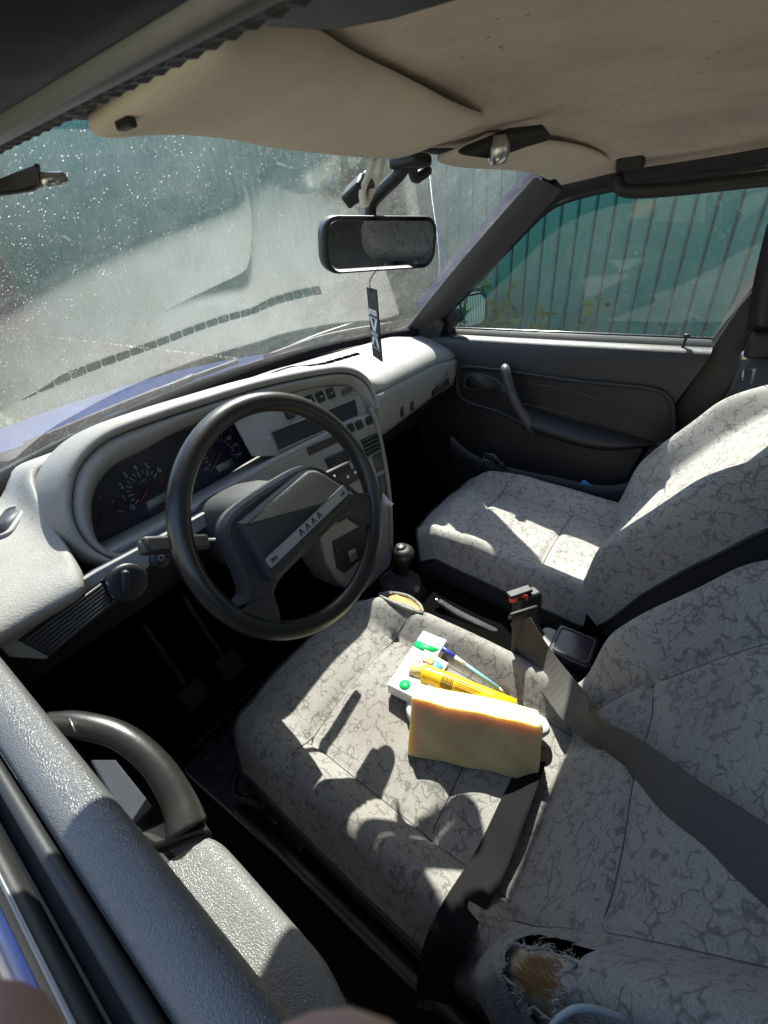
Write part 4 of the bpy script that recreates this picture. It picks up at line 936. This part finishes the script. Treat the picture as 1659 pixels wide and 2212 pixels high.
for dxy in ((1140, 880), (1180, 892), (1240, 910), (1320, 930), (1395, 948), (1420, 955)):
    p = D(*dxy); k = 1 - sm(1330, 1425, dxy[0]) * .85
    rows.append([p + V(-.001, 0, .002), p + V(-.03 * k, 0, -.004), p + V(-.062 * k, 0, -.018 * k), p + V(-.068 * k, 0, -.030 * k), p + V(-.050 * k, 0, -.055 * k), p + V(-.002, 0, -.075 * k)])
grid('armrest', rows, M['doordark'], door, sub=1)
ov = cat([D(*p, .004) for p in ((1140, 828), (1220, 840), (1310, 868), (1352, 892), (1358, 908), (1335, 920), (1270, 908), (1200, 888), (1130, 872))], 5)
tube('moulded_line', ov, .0018, M['shroud'], rcs, smoothn=0, n=6)
for a, b in (((1270, 860), (1222, 900)), ((1302, 868), (1258, 908)), ((1330, 880), (1298, 912))): tube('moulded_line', [D(*a, .004), D(*b, .004)], .0018, M['shroud'], rcs, smoothn=0, n=6)
# map pocket along the bottom and window winder
pk = cat([D(*p, .05) for p in ((975, 940), (1000, 965), (1040, 990), (1110, 1012), (1200, 1030), (1290, 1048), (1340, 1046), (1370, 1035))], 4)
rows = [[p for p in pk], [p + V(-.012, 0, -.006) for p in pk], [p + V(-.012, 0, -.12) for p in pk]]
mpk = grid('map_pocket', rows, M['doordark'], door, sub=1)
wn = tube('window_winder', [D(1045, 985, .055), D(1065, 990, .062), D(1085, 1000, .065)], .009, M['black'], door, n=10)
lathe('winder_knob', [(.010, 0), (.013, .010), (.012, .028), (.006, .032)], D(1085, 1000, .060), V(-1, -.2, .2), M['black'], wn, n=16)
tube('winder_ring', rrect(D(1058, 988, .066), V(0, 1, 0), V(0, 0, 1), .045, .026, .012), .0012, M['steel'], wn, closed=True, smoothn=0, n=6)
# outside mirror
em = U(1015, 672, x=.90)
mo = empty('wing_mirror', tuple(em), car)
en = ((Vector(EYE) - em).normalized() + V(.35, -1, -.05).normalized()).normalized(); eX = V(0, 0, 1).cross(en).normalized(); eY = en.cross(eX)
rows = [rrect(em + en * h, eX, eY, .165 * k, .115 * k, .035 * k, 6) for h, k in ((-.085, .55), (-.07, .8), (-.03, .98), (0, 1.02), (.004, .99), (.002, .95))]
grid('housing', rows, M['paint'], mo, cyc=True, cap=False)
plate('mirror_glass', rrect(em + en * .001, eX, eY, .152, .100, .030, 6), en, .002, M['chrome'], mo, bev=0, smooth=False)
tube('mirror_rim', rrect(em + en * .003, eX, eY, .162, .111, .033, 6), .0035, M['black'], mo, closed=True, smoothn=0, n=6)
tube('mirror_foot', [V(.73, .80, .90), V(.79, .80, .915), em - en * .04], .022, M['black'], mo, n=10)
tri = plate('mirror_cover', [U(935, 735, x=.70), U(915, 715, x=.70), U(945, 660, x=.70), U(985, 610, x=.695), U(975, 735, x=.70)], V(-1, -.2, .1), .02, M['black'], door, bev=.004)
lathe('adjuster_knob', [(.010, 0), (.010, .012), (.006, .016), (.005, .03), (.006, .032)], U(932, 705, x=.69), V(-1, -.5, .1), M['shroud'], tri, n=16)

# ---- driver door: vinyl top, seals, painted skin, pull and armrest
dd = empty('door', (-.74, .35, .3), car); tagit(dd, 'driver door with black vinyl top and lowered window')
path = [(y, -.012 * sm(.45, .95, y) * -1 * 0, 0) for y in np.linspace(-.10, .86, 24)]
sweep('door_top_pad', [(-.740, .878), (-.7395, .888), (-.736, .894), (-.727, .8975), (-.716, .8975), (-.709, .894), (-.7055, .886), (-.706, .872), (-.712, .85), (-.718, .80), (-.718, .74)], path, M['doorpad'], dd, sub=1)
sweep('inner_window_seal', [(-.7405, .880), (-.7415, .889), (-.7445, .8925), (-.7495, .8905), (-.751, .880)], path, M['rubber'], dd)
sweep('outer_window_seal', [(-.760, .876), (-.761, .887), (-.7645, .8905), (-.769, .888), (-.773, .882), (-.775, .876)], path, M['rubber'], dd)
tube('bright_strip', [V(-.7665, y, .8905) for y in np.linspace(-.1, .86, 6)], .0015, M['flange'], dd, smoothn=1, n=6)
sweep('door_skin', [(-.7745, .878), (-.780, .876), (-.786, .868), (-.795, .84), (-.81, .78), (-.82, .60), (-.80, .30)], path, M['paint'], dd)
sweep('window_slot', [(-.750, .86), (-.7615, .86)], path, M['rubber'], dd)
sweep('door_panel', [(-.7175, .80), (-.7175, .74), (-.718, .70), (-.710, .45), (-.70, .27)], path, M['doorpad'], dd)
def A(dx, dy, z=.70): return U(dx, dy, z=z)
# armrest: flat sunlit vinyl top, rounded inner edge
edgeR = cat([A(452, 1796), A(480, 1812), A(560, 1900), A(640, 1990), A(700, 2062), A(745, 2150), A(775, 2230)], 4)
rows = []
for p in edgeR:
    rows.append([V(-.719, p.y + .015, .697), V(-.695, p.y + .010, .699), p + V(-.016, 0, .000), p + V(-.006, 0, -.002), p + V(.0, 0, -.012), p + V(-.004, 0, -.05), V(-.716, p.y + .01, .60)])
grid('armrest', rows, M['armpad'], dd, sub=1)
ph = tube('pull_handle', [U(100, 1566, z=.77), U(170, 1566, z=.768), U(260, 1590, z=.757), U(335, 1650, z=.735), U(385, 1730, z=.712), U(405, 1795, z=.698)], .014, M['rim'], dd, rr=[.013, .014, .0135, .014, .016, .020], n=14)
tube('handle_cut', [U(150, 1552, z=.785), U(163, 1580, z=.78)], .001, M['steel'], ph, smoothn=0, n=5)
plate('handle_foot', [A(285, 1800), A(330, 1780), A(420, 1740), A(452, 1794), A(330, 1830), A(310, 1815)], V(0, 0, 1), .02, M['rim'], dd, bev=.004)
plate('handle_cup', [U(195, 1640, z=.66), U(250, 1640, z=.66), U(330, 1740, z=.66), U(285, 1790, z=.66), U(250, 1740, z=.66)], V(.3, 0, 1), .006, M['mat'], dd, bev=.002)

# ================================================================== things lying in the car
SEATP = lambda dx, dy, dz=0: U(dx, dy, z=.455 + dz)
# yellow block resting on its long side, leaning back
M['block'] = plastic('pale_yellow_wax', (.74, .60, .31), .5, 160, .7, dirt=.45, dirtcol=(.55, .40, .18), spec=.4, dscale=22)
BS(M['block']).inputs['Subsurface Weight'].default_value = .85; BS(M['block']).inputs['Subsurface Radius'].default_value = (.024, .015, .006); BS(M['block']).inputs['Subsurface Scale'].default_value = 1.0
p0, p1 = S(880, 1632, .002), S(1160, 1692, .002)
bx_ = (p1 - p0); bl_ = bx_.length; bx_.normalize()
bn = V(bx_.y, -bx_.x, 0); bn = bn if bn.dot(Vector(EYE) - p0) > 0 else -bn
bup = (V(0, 0, 1) * .88 - bn * .47).normalized(); bout = bx_.cross(bup); bout = bout if bout.dot(bn) > 0 else -bout
bh = .102; bt = .055
nb = 22; vs_, fs_ = [], []
def bpt(s, t, d):
    w_ = .0045 * math.sin(s * 7 + 1) * math.sin(t * 5) + .003 * math.sin(s * 17 + t * 9)
    scoop = .010 * math.exp(-((s - .55) / .16) ** 2 - ((t - .70) / .22) ** 2)
    topw = -.0022 * math.sin(s * 6.5 + .4) * t 
    return p0 + bx_ * (bl_ * s + .004 * t) + bup * (bh * t * (1 - .10 * s) + topw) + bout * (-(bt) * d + (w_ * .6 - scoop * (t > .05)) * (1 - d))
def side(fn, na, nb_):
    b0 = len(vs_)
    for i in range(na + 1):
        for j in range(nb_ + 1): vs_.append(fn(i / na, j / nb_))
    for i in range(na):
        for j in range(nb_): a = b0 + i * (nb_ + 1) + j; fs_.append((a, a + 1, a + nb_ + 2, a + nb_ + 1))
side(lambda s, t: bpt(s, t, 0), nb, 14); side(lambda s, t: bpt(s, t, 1), nb, 14)
side(lambda s, d: bpt(s, 1, d), nb, 5); side(lambda s, d: bpt(s, 0, d), nb, 5); side(lambda t, d: bpt(0, t, d), 14, 5); side(lambda t, d: bpt(1, t, d), 14, 5)
blk = mesh('yellow_block', vs_, fs_, M['block'], None)
bm = bmesh.new(); bm.from_mesh(blk.data); bmesh.ops.remove_doubles(bm, verts=bm.verts, dist=.0005); bmesh.ops.recalc_face_normals(bm, faces=bm.faces); bm.to_mesh(blk.data); bm.free()
blk.data.set_sharp_from_angle(angle=R_(45)); mdb = blk.modifiers.new('b', 'BEVEL'); mdb.width = .0012; mdb.segments = 2; mdb.limit_method = 'ANGLE'; mdb.angle_limit = R_(45)
tagit(blk, 'pale yellow waxy block with a torn top edge lying on the driver seat', 'block')

# medicine box
M['boxwhite'] = plastic('white_carton', (.78, .79, .77), .45, 900, .05)
M['green'] = base('green_print', (.0, .42, .10), .45)
M['ink'] = base('grey_ink', (.18, .19, .2), .5)
q0, q1, q3 = U(836, 1478, z=.492), U(914, 1362, z=.492), U(884, 1516, z=.492)
kx = (q1 - q0); KL = kx.length; kx.normalize(); ky = (q3 - q0); ky = ky - kx * ky.dot(kx); KW = max(.044, ky.length); ky.normalize(); kc = q0 + kx * KL / 2 + ky * KW / 2
kz_ = V(0, 0, 1); KH = .026
Rk = axes(kx, ky); kz_ = Rk @ V(0, 0, 1); kz_ = kz_ if kz_.z > 0 else -kz_
mbx = box('medicine_box', kc - kz_ * KH / 2, (KL, KW, KH), M['boxwhite'], None, rot=Rk, bev=.0012)
tagit(mbx, 'white and green medicine carton on the driver seat behind the yellow block', 'box')
e_ = kz_ * .0006
tdx, tdy = -ky, kx
text('brand_print', '\u041a\u0415\u0422\u041e\u0420\u041e\u041b\u00ae', .0088, kc + kx * KL * .37 + e_ - ky * 0, tdx * -1, tdy * -1, M['green'], mbx)
text('brand_print', '\u042d\u041a\u0421\u041f\u0420\u0415\u0421\u0421', .0088, kc + kx * KL * .45 + e_, tdx * -1, tdy * -1, M['green'], mbx)
ga = [kc + kx * (KL * .28) + ky * (KW * .50 - .001) + e_] + [kc + kx * (KL * .28) + (ky * math.cos(a) - kx * math.sin(a)) * (KW * .5 - .0015) + e_ for a in np.linspace(0, math.pi, 14)]
plate('green_band', [kc + kx * KL * .31 + ky * KW * .49 + e_, kc + kx * KL * .31 - ky * KW * .49 + e_, kc + kx * KL * .19 - ky * KW * .49 + e_, kc + kx * KL * .17 - ky * KW * .1 + e_, kc + kx * KL * .23 + ky * KW * .35 + e_], kz_, .0004, M['green'], mbx, bev=0)
plate('green_dot', [kc - kx * (KL * .40) + ky * .003 + (kx * math.cos(a) + ky * math.sin(a)) * .011 + e_ for a in np.linspace(0, 2 * math.pi, 20, endpoint=False)], kz_, .0004, M['green'], mbx, bev=0)
for k in range(3): plate('small_print', rrect(kc + kx * (-.005) + ky * (-.016 + k * .004) + e_, kx, ky, .05 - k * .008, .0011, .0003), kz_, .0003, M['ink'], mbx, bev=0)
text('small_print', 'C', .008, kc - kx * KL * .28 + ky * .006 + e_, tdx * -1, tdy * -1, M['ink'], mbx)

# little sweet packet with a picture, leaning on the carton
M['cardw'] = base('packet_white', (.80, .78, .74), .4); M['heart'] = base('heart_red', (.65, .02, .05), .5); M['hairy'] = base('print_yellow', (.75, .40, .08), .5); M['skin_print'] = base('print_skin', (.70, .38, .24), .5); M['sky_print'] = base('print_blue', (.12, .38, .62), .5); M['brown_print'] = base('print_brown', (.20, .09, .04), .5)
g0, g1, g3 = U(884, 1449, z=.498), U(918, 1402, z=.504), U(955, 1452, z=.496)
gx_ = (g3 - g0) * .0 + (g1 - g0); GL = gx_.length; gx_.normalize(); gy_ = g3 - g1; gy_ = gy_ - gx_ * gy_.dot(gx_); GW = gy_.length; gy_.normalize()
gc = g0 + gx_ * GL / 2 + gy_ * GW / 2; Rg = axes(gx_, gy_); gz_ = Rg @ V(0, 0, 1); gz_ = gz_ if gz_.z > 0 else -gz_
pkt = box('sweet_packet', gc - gz_ * .006, (GL, GW, .012), M['cardw'], None, rot=Rg, bev=.0008)
tagit(pkt, 'tiny white packet with red hearts and a picture, leaning against the carton', 'packet')
e_ = gz_ * .0005
tube('print_frame', [gc + gx_ * (sx * GL * .42) + gy_ * (sy * GW * .43) + e_ for sx, sy in ((1, 1), (-1, 1), (-1, -1), (1, -1))], .0004, M['ink'], pkt, closed=True, smoothn=0, n=4)
def blob(name, x, y, r, mat, sq=1.0): plate(name, [gc + gx_ * (x + r * math.cos(a)) + gy_ * (y + r * sq * math.sin(a)) + e_ for a in np.linspace(0, 2 * math.pi, 14, endpoint=False)], gz_, .0003, mat, pkt, bev=0)
blob('picture_patch', .010, .008, .010, M['sky_print'], 1.6); blob('picture_patch', .010, -.004, .0075, M['hairy'], 1.2); e_ = gz_ * .0009; blob('picture_patch', .009, -.001, .0045, M['skin_print']); e_ = gz_ * .0006; blob('picture_patch', -.004, .012, .006, M['brown_print']); blob('picture_patch', -.012, .010, .004, M['hairy'])
def heart(x, y, s):
    pts = []
    for t in np.linspace(0, 2 * math.pi, 20, endpoint=False):
        hx = 16 * math.sin(t) ** 3; hy = 13 * math.cos(t) - 5 * math.cos(2 * t) - 2 * math.cos(3 * t) - math.cos(4 * t)
        pts.append(gc + gx_ * (x + s * hy / 17) + gy_ * (y + s * hx / 17) + e_)
    plate('heart', pts, gz_, .0003, M['heart'], pkt, bev=0)
heart(.004, -.013, .0045); heart(-.011, -.012, .0035)
text('letter_print', '\u0414', .010, gc + gx_ * -.003 - gy_ * .019 + e_, -gy_ * -1, gx_, M['heart'], pkt)

# yellow tube with barcode
M['yellow'] = base('yellow_plastic', (.85, .52, .01), .35); M['clearcap'] = base('cloudy_cap', (.70, .55, .22), .3)
t0, t1 = U(893, 1446, z=.492), U(1112, 1530, z=.482)
td = (t1 - t0).normalized()
yt = tube('glue_tube', [t0 + td * .020, t0 + td * .024, t0 + td * .07, t1], .0175, M['yellow'], None, rr=[.016, .0175, .0175, .016], n=18, smoothn=3)
tagit(yt, 'bright yellow tube with a barcode lying behind the yellow block', 'tube')
tube('cap', [t0 - td * .004, t0 + td * .021], .0145, M['clearcap'], yt, smoothn=1, n=16)
tn = (Vector(EYE) - t0.lerp(t1, .5)); tn = (tn - td * tn.dot(td)).normalized(); tsd = td.cross(tn).normalized(); tsd = tsd if tsd.z > 0 else -tsd
tb = t0 + td * .058
def onT(s, a, o=.0004): return tb + td * s + (tn * math.cos(a) + tsd * math.sin(a)) * (.0176 + o)
for i in range(12):
    s0 = i * .0019; wd = (.0006, .0011, .0004, .0008)[i % 4]
    grid('bar', [[onT(s0, a), onT(s0 + wd, a)] for a in np.linspace(-.1, .9, 6)], M['card'], yt, smooth=False)
for k in range(4): grid('print_line', [[onT(.026, a), onT(.026 + .05 - k * .006, a)] for a in (.65 - k * .28, .58 - k * .28)], M['brown_print'], yt, smooth=False)
for k in range(3): grid('print_line', [[onT(.000, a), onT(.022, a)] for a in (-.22 - k * .2, -.32 - k * .2)], M['card'], yt, smooth=False)

# ballpoint pen
M['penblue'] = base('pen_cap_blue', (.04, .06, .42), .3); M['penbody'] = base('pen_barrel', (.20, .42, .55), .25); M['label'] = base('paper_label', (.72, .68, .62), .5)
n0, n1 = U(944, 1392, z=.488), U(1094, 1499, z=.478); pd_ = (n1 - n0).normalized()
PL = (n1 - n0).length
pen = tube('ballpoint_pen', [n0 + pd_ * (PL * .27), n0 + pd_ * (PL * .9)], .0042, M['penbody'], None, smoothn=1, n=8)
tagit(pen, 'blue ballpoint pen with a clear blue barrel beside the medicine carton', 'pen')
tube('pen_cap', [n0, n0 + pd_ * (PL * .28)], .0048, M['penblue'], pen, smoothn=1, n=12)
tube('paper_label', [n0 + pd_ * (PL * .28), n0 + pd_ * (PL * .44)], .00435, M['label'], pen, smoothn=1, n=10)
tube('pen_tip', [n0 + pd_ * (PL * .9), n0 + pd_ * PL], .004, M['steel'], pen, rr=[.004, .001], smoothn=2, n=10)

# round white case under the block
M['casew'] = base('case_white', (.62, .64, .62), .35)
cs0 = U(1020, 1560, z=.468)
wc = U(905, 1540, z=.468)
case = lathe('round_case', [(.0, -.012), (.026, -.012), (.032, -.007), (.033, 0), (.032, .007), (.026, .012), (.0, .013)], wc + V(.012, -.004, .0), V(-.15, .0, 1), M['casew'], None, n=36)
tagit(case, 'round white plastic case half hidden under the yellow block', 'case')
lathe('rim_ring', [(.0335, -.001), (.0342, 0), (.0335, .001)], wc + V(.012, -.004, .0), V(-.15, 0, 1), M['steel'], case, n=36)
box('hinge', U(878, 1502, z=.472), (.012, .010, .010), M['casew'], case, rot=Matrix.Rotation(R_(30), 3, 'Z'), bev=.002)
M['clear'] = base('clear_wrap', (.55, .58, .58), .15)
wr = lathe('clear_cup', [(.0, -.008), (.018, -.008), (.021, 0), (.018, .008), (.0, .009)], U(1160, 1568, z=.465), V(.2, 0, 1), M['clear'], None, n=24)
tagit(wr, 'small clear plastic disc peeping out at the right end of the yellow block', 'disc')

# scrap of paper in the centre stack, blue scrap in the door pocket, pale cord by the backrest
M['paper'] = base('paper', (.72, .62, .58), .8)
sp = mesh('paper_scrap', [Lp(826, 1062, .004), Lp(842, 1082, .03), Lp(851, 1088, .035), Lp(846, 1094, .035), Lp(826, 1092, .01)], [(0, 1, 4), (1, 2, 3, 4)], M['paper'], None, solid=.0008)
tagit(sp, 'folded scrap of pale paper poking out of the centre stack', 'paper')
bs_ = mesh('blue_wrapper', [D(1250, 1044, .055), D(1262, 1036, .055), D(1280, 1050, .058), D(1262, 1056, .05)], [(0, 1, 2, 3)], base('blue_wrap', (.10, .25, .5), .4), None, solid=.0008)
tagit(bs_, 'small blue wrapper sticking out of the passenger door pocket', 'wrapper')
cd0 = tube('pale_cord', [U(1185, 2230, z=.74), U(1215, 2195, z=.75), U(1260, 2178, z=.752), U(1330, 2195, z=.745), U(1375, 2225, z=.73)], .0022, base('pale_cord', (.30, .36, .38), .5), None, n=8)
tagit(cd0, 'pale blue grey cord curling over the driver backrest', 'cord')

# ---- the photographer's hand at the window edge
M['skin'] = plastic('skin', (.66, .40, .32), .5, 700, .3, dirt=.3, dirtcol=(.45, .18, .13), spec=.4); BS(M['skin']).inputs['Subsurface Weight'].default_value = .2; BS(M['skin']).inputs['Subsurface Radius'].default_value = (.01, .004, .002)
def camp(px, py, d):
    return Vector(EYE) + (ex * (px / FPX) + ey * (py / FPX) + ez) * d
pb_ = Vector(EYE) + V(-.10, -.05, -.085)
sk_v = [pb_ + V(-.30, -.22, -.16), pb_ + V(-.14, -.10, -.08), pb_ + V(-.07, -.05, -.04), pb_, pb_ + V(.025, .02, .012)]
sk_e = [(0, 1), (1, 2), (2, 3), (3, 4)]; sk_r = [.045, .034, .028, .034, .028]
def finger(root, pts, rad):
    i0 = root
    for p, r_ in zip(pts, rad):
        sk_v.append(p); sk_r.append(r_); sk_e.append((i0, len(sk_v) - 1)); i0 = len(sk_v) - 1
tipA, tipB = camp(-376, 484, .045), camp(-50, 514, .030)
finger(4, [pb_.lerp(tipA, .45) + V(.0, .03, .0), pb_.lerp(tipA, .75) + V(0, .02, -.006), tipA], [.0110, .0105, .0105])
finger(4, [pb_.lerp(tipB, .5) + V(0, 0, -.012), pb_.lerp(tipB, .8) + V(0, 0, -.012), tipB], [.0110, .0105, .0105])
finger(4, [pb_ + V(.055, -.005, -.012), pb_ + V(.085, -.008, -.018), pb_ + V(.10, -.02, -.012)], [.0105, .009, .008])
finger(4, [pb_ + V(.045, -.028, -.014), pb_ + V(.072, -.034, -.02), pb_ + V(.086, -.044, -.014)], [.0095, .0085, .0075])
finger(3, [pb_ + V(-.02, .045, .02), pb_ + V(.0, .075, .032), pb_ + V(.02, .09, .04)], [.013, .011, .009])
me = bpy.data.meshes.new('person'); me.from_pydata([tuple(v) for v in sk_v], sk_e, []); hand = bpy.data.objects.new('person', me); COL.objects.link(hand)
ms = hand.modifiers.new('skin', 'SKIN'); ms.use_smooth_shade = True
for i, r_ in enumerate(sk_r): me.skin_vertices[0].data[i].radius = (r_, r_)
me.skin_vertices[0].data[3].use_root = True
hand.modifiers.new('sub', 'SUBSURF').render_levels = 2; me.materials.append(M['skin'])
tagit(hand, 'fingers of the person reaching in at the driver window, blurred at the bottom edge', 'person')

# ================================================================== outside
M['ground'] = plastic('dry_ground', (.30, .265, .20), .95, 40, .6, dirt=.7, dirtcol=(.07, .10, .03), dscale=.8)
g = mesh('ground', [V(-150, -150, 0), V(150, -150, 0), V(150, 150, 0), V(-150, 150, 0)], [(0, 1, 2, 3)], M['ground']); g['kind'] = 'structure'; g['label'] = 'dry yard ground'
lawn = mesh('lawn', [V(-9, 1.9, .004), V(2.74, 1.9, .004), V(2.74, 12, .004), V(-9, 12, .004)], [(0, 1, 2, 3)], plastic('turf', (.045, .07, .025), .95, 40, .6, dirt=.6, dirtcol=(.09, .085, .04), dscale=1.5)); lawn['kind'] = 'structure'; lawn['label'] = 'rough green lawn ahead of the car'
vs, fs = [], []
for i in range(15000):
    x, y = RNG.uniform(-4, 2.7), 2.0 + 9 * RNG.uniform(0, 1) ** 1.6; h = RNG.uniform(.08, .30); a = RNG.uniform(0, 6.28); w_ = .006 + .002 * y / 3; k = len(vs)
    vs += [V(x - w_ * math.cos(a), y - w_ * math.sin(a), 0), V(x + w_ * math.cos(a), y + w_ * math.sin(a), 0), V(x + .1 * RNG.normal(), y + .1 * RNG.normal(), h)]; fs.append((k, k + 1, k + 2))
gr = mesh('grass', vs, fs, plastic('grass_blade', (.06, .11, .03), .8, 20, .1, spec=.1), None, smooth=False); gr['kind'] = 'stuff'; gr['label'] = 'tall rough grass ahead of the bonnet'; gr['category'] = 'grass'
# green sheet fence beside the car: every rib strip is a piece
FXX = 2.75
fence = empty('sheet_fence', (FXX, 2, 0)); tagit(fence, 'tall dark green ribbed metal fence beyond the passenger window', 'fence')
pw = .105
me0 = None
for k in range(192):
    y = -8.0 + k * pw
    if me0 is None:
        v = [V(0, 0, .02), V(.012, .012, .02), V(.014, pw - .014, .02), V(0, pw - .006, .02)]; v = v + [p + V(0, 0, 3.18) for p in v]
        o = mesh('rib_panel', v, [(0, 1, 5, 4), (1, 2, 6, 5), (2, 3, 7, 6)], M['fence'], None, smooth=False); me0 = o.data
        for p in me0.vertices: p.co.x = -p.co.x
    else:
        o = bpy.data.objects.new('rib_panel', me0); COL.objects.link(o)
    o.location = (FXX, y, 0); adopt(o, fence)
mesh('fence_back', [V(FXX + .003, -8, .02), V(FXX + .003, 12.1, .02), V(FXX + .003, 12.1, 3.2), V(FXX + .003, -8, 3.2)], [(0, 1, 2, 3)], M['fencedk'], fence)
for y in np.arange(-7.8, 12, 2.4): box('post', (FXX + .05, float(y), 1.6), (.06, .06, 3.2), M['fencedk'], fence, bev=.004)
M['leaf'] = plastic('leaf', (.045, .10, .020), .85, 20, .1, spec=.1, dirt=.6, dirtcol=(.10, .15, .03), dscale=3)
M['bark'] = plastic('bark', (.09, .07, .05), .9, 60, .9)
M['petal'] = base('orange_petal', (.75, .25, .03), .6)
def leaves(n, c, rad, size, clumps):
    vs, fs = [], []
    cl = [np.array(c) + RNG.normal(size=3) * np.array(rad) * .52 for _ in range(clumps)]
    for i in range(n):
        q = cl[RNG.integers(clumps)] + RNG.normal(size=3) * np.array(rad) * .22
        a = RNG.normal(size=3); a /= np.linalg.norm(a); b = np.cross(a, RNG.normal(size=3)); b /= np.linalg.norm(b); s = size * RNG.uniform(.6, 1.3)
        k = len(vs); vs += [q - a * s, q + b * s * .4, q + a * s, q - b * s * .4]; fs.append((k, k + 1, k + 2, k + 3))
    return vs, fs
def bush(loc, r, label, n=1500):
    t = empty('bush', loc); tagit(t, label, 'bush', None); x, y, _ = loc
    tube('stem', [V(x, y, 0), V(x, y, r)], .03, M['bark'], t, smoothn=2)
    vs, fs = leaves(n, (x, y, 1.0), (r, r * 1.3, .8), .06, 16); mesh('foliage', vs, fs, M['leaf'], t, smooth=False)
bush((2.4, 2.35, 0), .30, 'low bush right of the bonnet near the fence corner')
hg = empty('hedge', (-2.5, 11.3, 0)); tagit(hg, 'tall dark green hedge across the yard ahead of the bonnet', 'hedge')
box('hedge_core', (-2.5, 11.5, 1.45), (11, .7, 2.9), base('hedge_inside', (.012, .022, .010), .95, 0), hg, bev=.05)
vs, fs = [], []
for i in range(16000):
    q = np.array([RNG.uniform(-8.2, 3.1), 11.15 + abs(RNG.normal()) * -.10 + .06, RNG.uniform(.02, 3.05)]); a = RNG.normal(size=3); a /= np.linalg.norm(a); b = np.cross(a, RNG.normal(size=3)); b /= np.linalg.norm(b); s = RNG.uniform(.03, .06)
    k = len(vs); vs += [q - a * s, q + b * s * .5, q + a * s, q - b * s * .5]; fs.append((k, k + 1, k + 2, k + 3))
mesh('foliage', vs, fs, plastic('hedge_leaf', (.028, .085, .052), .85, 20, .1, spec=.1, dirt=.6, dirtcol=(.05, .11, .05), dscale=3), hg, smooth=False)
# tall weeds by the fence
WL = ['short weed at the fence foot low in the passenger window near the lock knob', 'weed at the fence foot low in the middle of the passenger window', 'weed at the fence foot low in the passenger window beside the wing mirror', 'thin weed at the fence foot past the windscreen pillar']
for k, (y, h) in enumerate(((.15, .62), (.9, .70), (1.5, .78), (2.9, .9))):
    t = empty('weed', (FXX - .25, y, 0)); tagit(t, WL[k], 'weed', 'weeds along the fence')
    for j in range(6):
        a = RNG.uniform(0, 6.28); r = RNG.uniform(.05, .18)
        tube('stem', [V(FXX - .25, y, 0), V(FXX - .25 + r * .4 * math.cos(a), y + r * .5 * math.sin(a), h * .55), V(FXX - .25 + r * math.cos(a), y + r * 1.4 * math.sin(a), h * RNG.uniform(.8, 1.05))], .006, M['leaf'], t, rr=[.006, .004, .0015], n=5, smoothn=3)
    vs, fs = leaves(120, (FXX - .25, y, h * .55), (.14, .22, h * .4), .05, 10); mesh('foliage', vs, fs, M['leaf'], t, smooth=False)
# lily with orange flowers that shows in the wing mirror
lily = empty('orange_lily', (1.55, -1.5, 0)); tagit(lily, 'orange flowering lily seen in the passenger wing mirror', 'flower')
for j in range(9):
    a = j * .7; r = .12 + .03 * (j % 3); x, y = 1.55 + r * math.cos(a), -1.5 + r * math.sin(a); h = 1.0 + .04 * j
    tube('stem', [V(1.55, -1.5, 0), V(x * .5 + .775, y * .5 - .75, h * .6), V(x, y, h)], .005, M['leaf'], lily, n=5, smoothn=3)
    vs, fs = [], []
    for k in range(6):
        b = k * 1.047; d = V(math.cos(b), math.sin(b), .5); s = V(-math.sin(b), math.cos(b), 0) * .018; p = V(x, y, h); i0 = len(vs); vs += [p, p + d * .04 + s, p + d * .075, p + d * .04 - s]; fs.append((i0, i0 + 1, i0 + 2, i0 + 3))
    mesh('petals', vs, fs, M['petal'], lily, smooth=False)
vs, fs = leaves(200, (1.55, -1.5, .55), (.18, .18, .4), .08, 12); mesh('foliage', vs, fs, M['leaf'], lily, smooth=False)
# unseen pale building, added so the passenger glass has something bright to reflect
M['plaster'] = plastic('plaster', (.50, .46, .39), .9, 60, .3, dirt=.4, dirtcol=(.42, .37, .3), dscale=1.2)
M['roofing'] = plastic('roofing', (.16, .14, .13), .8, 20, .3)
hs_ = empty('added_building', (-6.2, 0, 0)); tagit(hs_, 'unseen pale plastered building added on the driver side for the passenger glass to reflect', 'building')
box('wall', (-7.2, -1.0, 1.4), (2.4, 9, 2.8), M['plaster'], hs_, bev=.01)
box('roof', (-7.2, -1.0, 2.95), (3.0, 9.6, .18), M['roofing'], hs_, bev=.02)
dr = box('door', (-5.985, 1.4, 1.02), (.05, .95, 2.04), M['bark'], hs_, bev=.005); box('handle', (-5.94, 1.05, 1.0), (.04, .10, .02), M['steel'], dr, bev=.004)
wd_ = box('window', (-5.985, -1.6, 1.5), (.05, 1.3, 1.0), M['cardw'], hs_, bev=.005); box('pane', (-5.955, -1.6, 1.5), (.02, 1.1, .82), M['gauge'], wd_, bev=0)
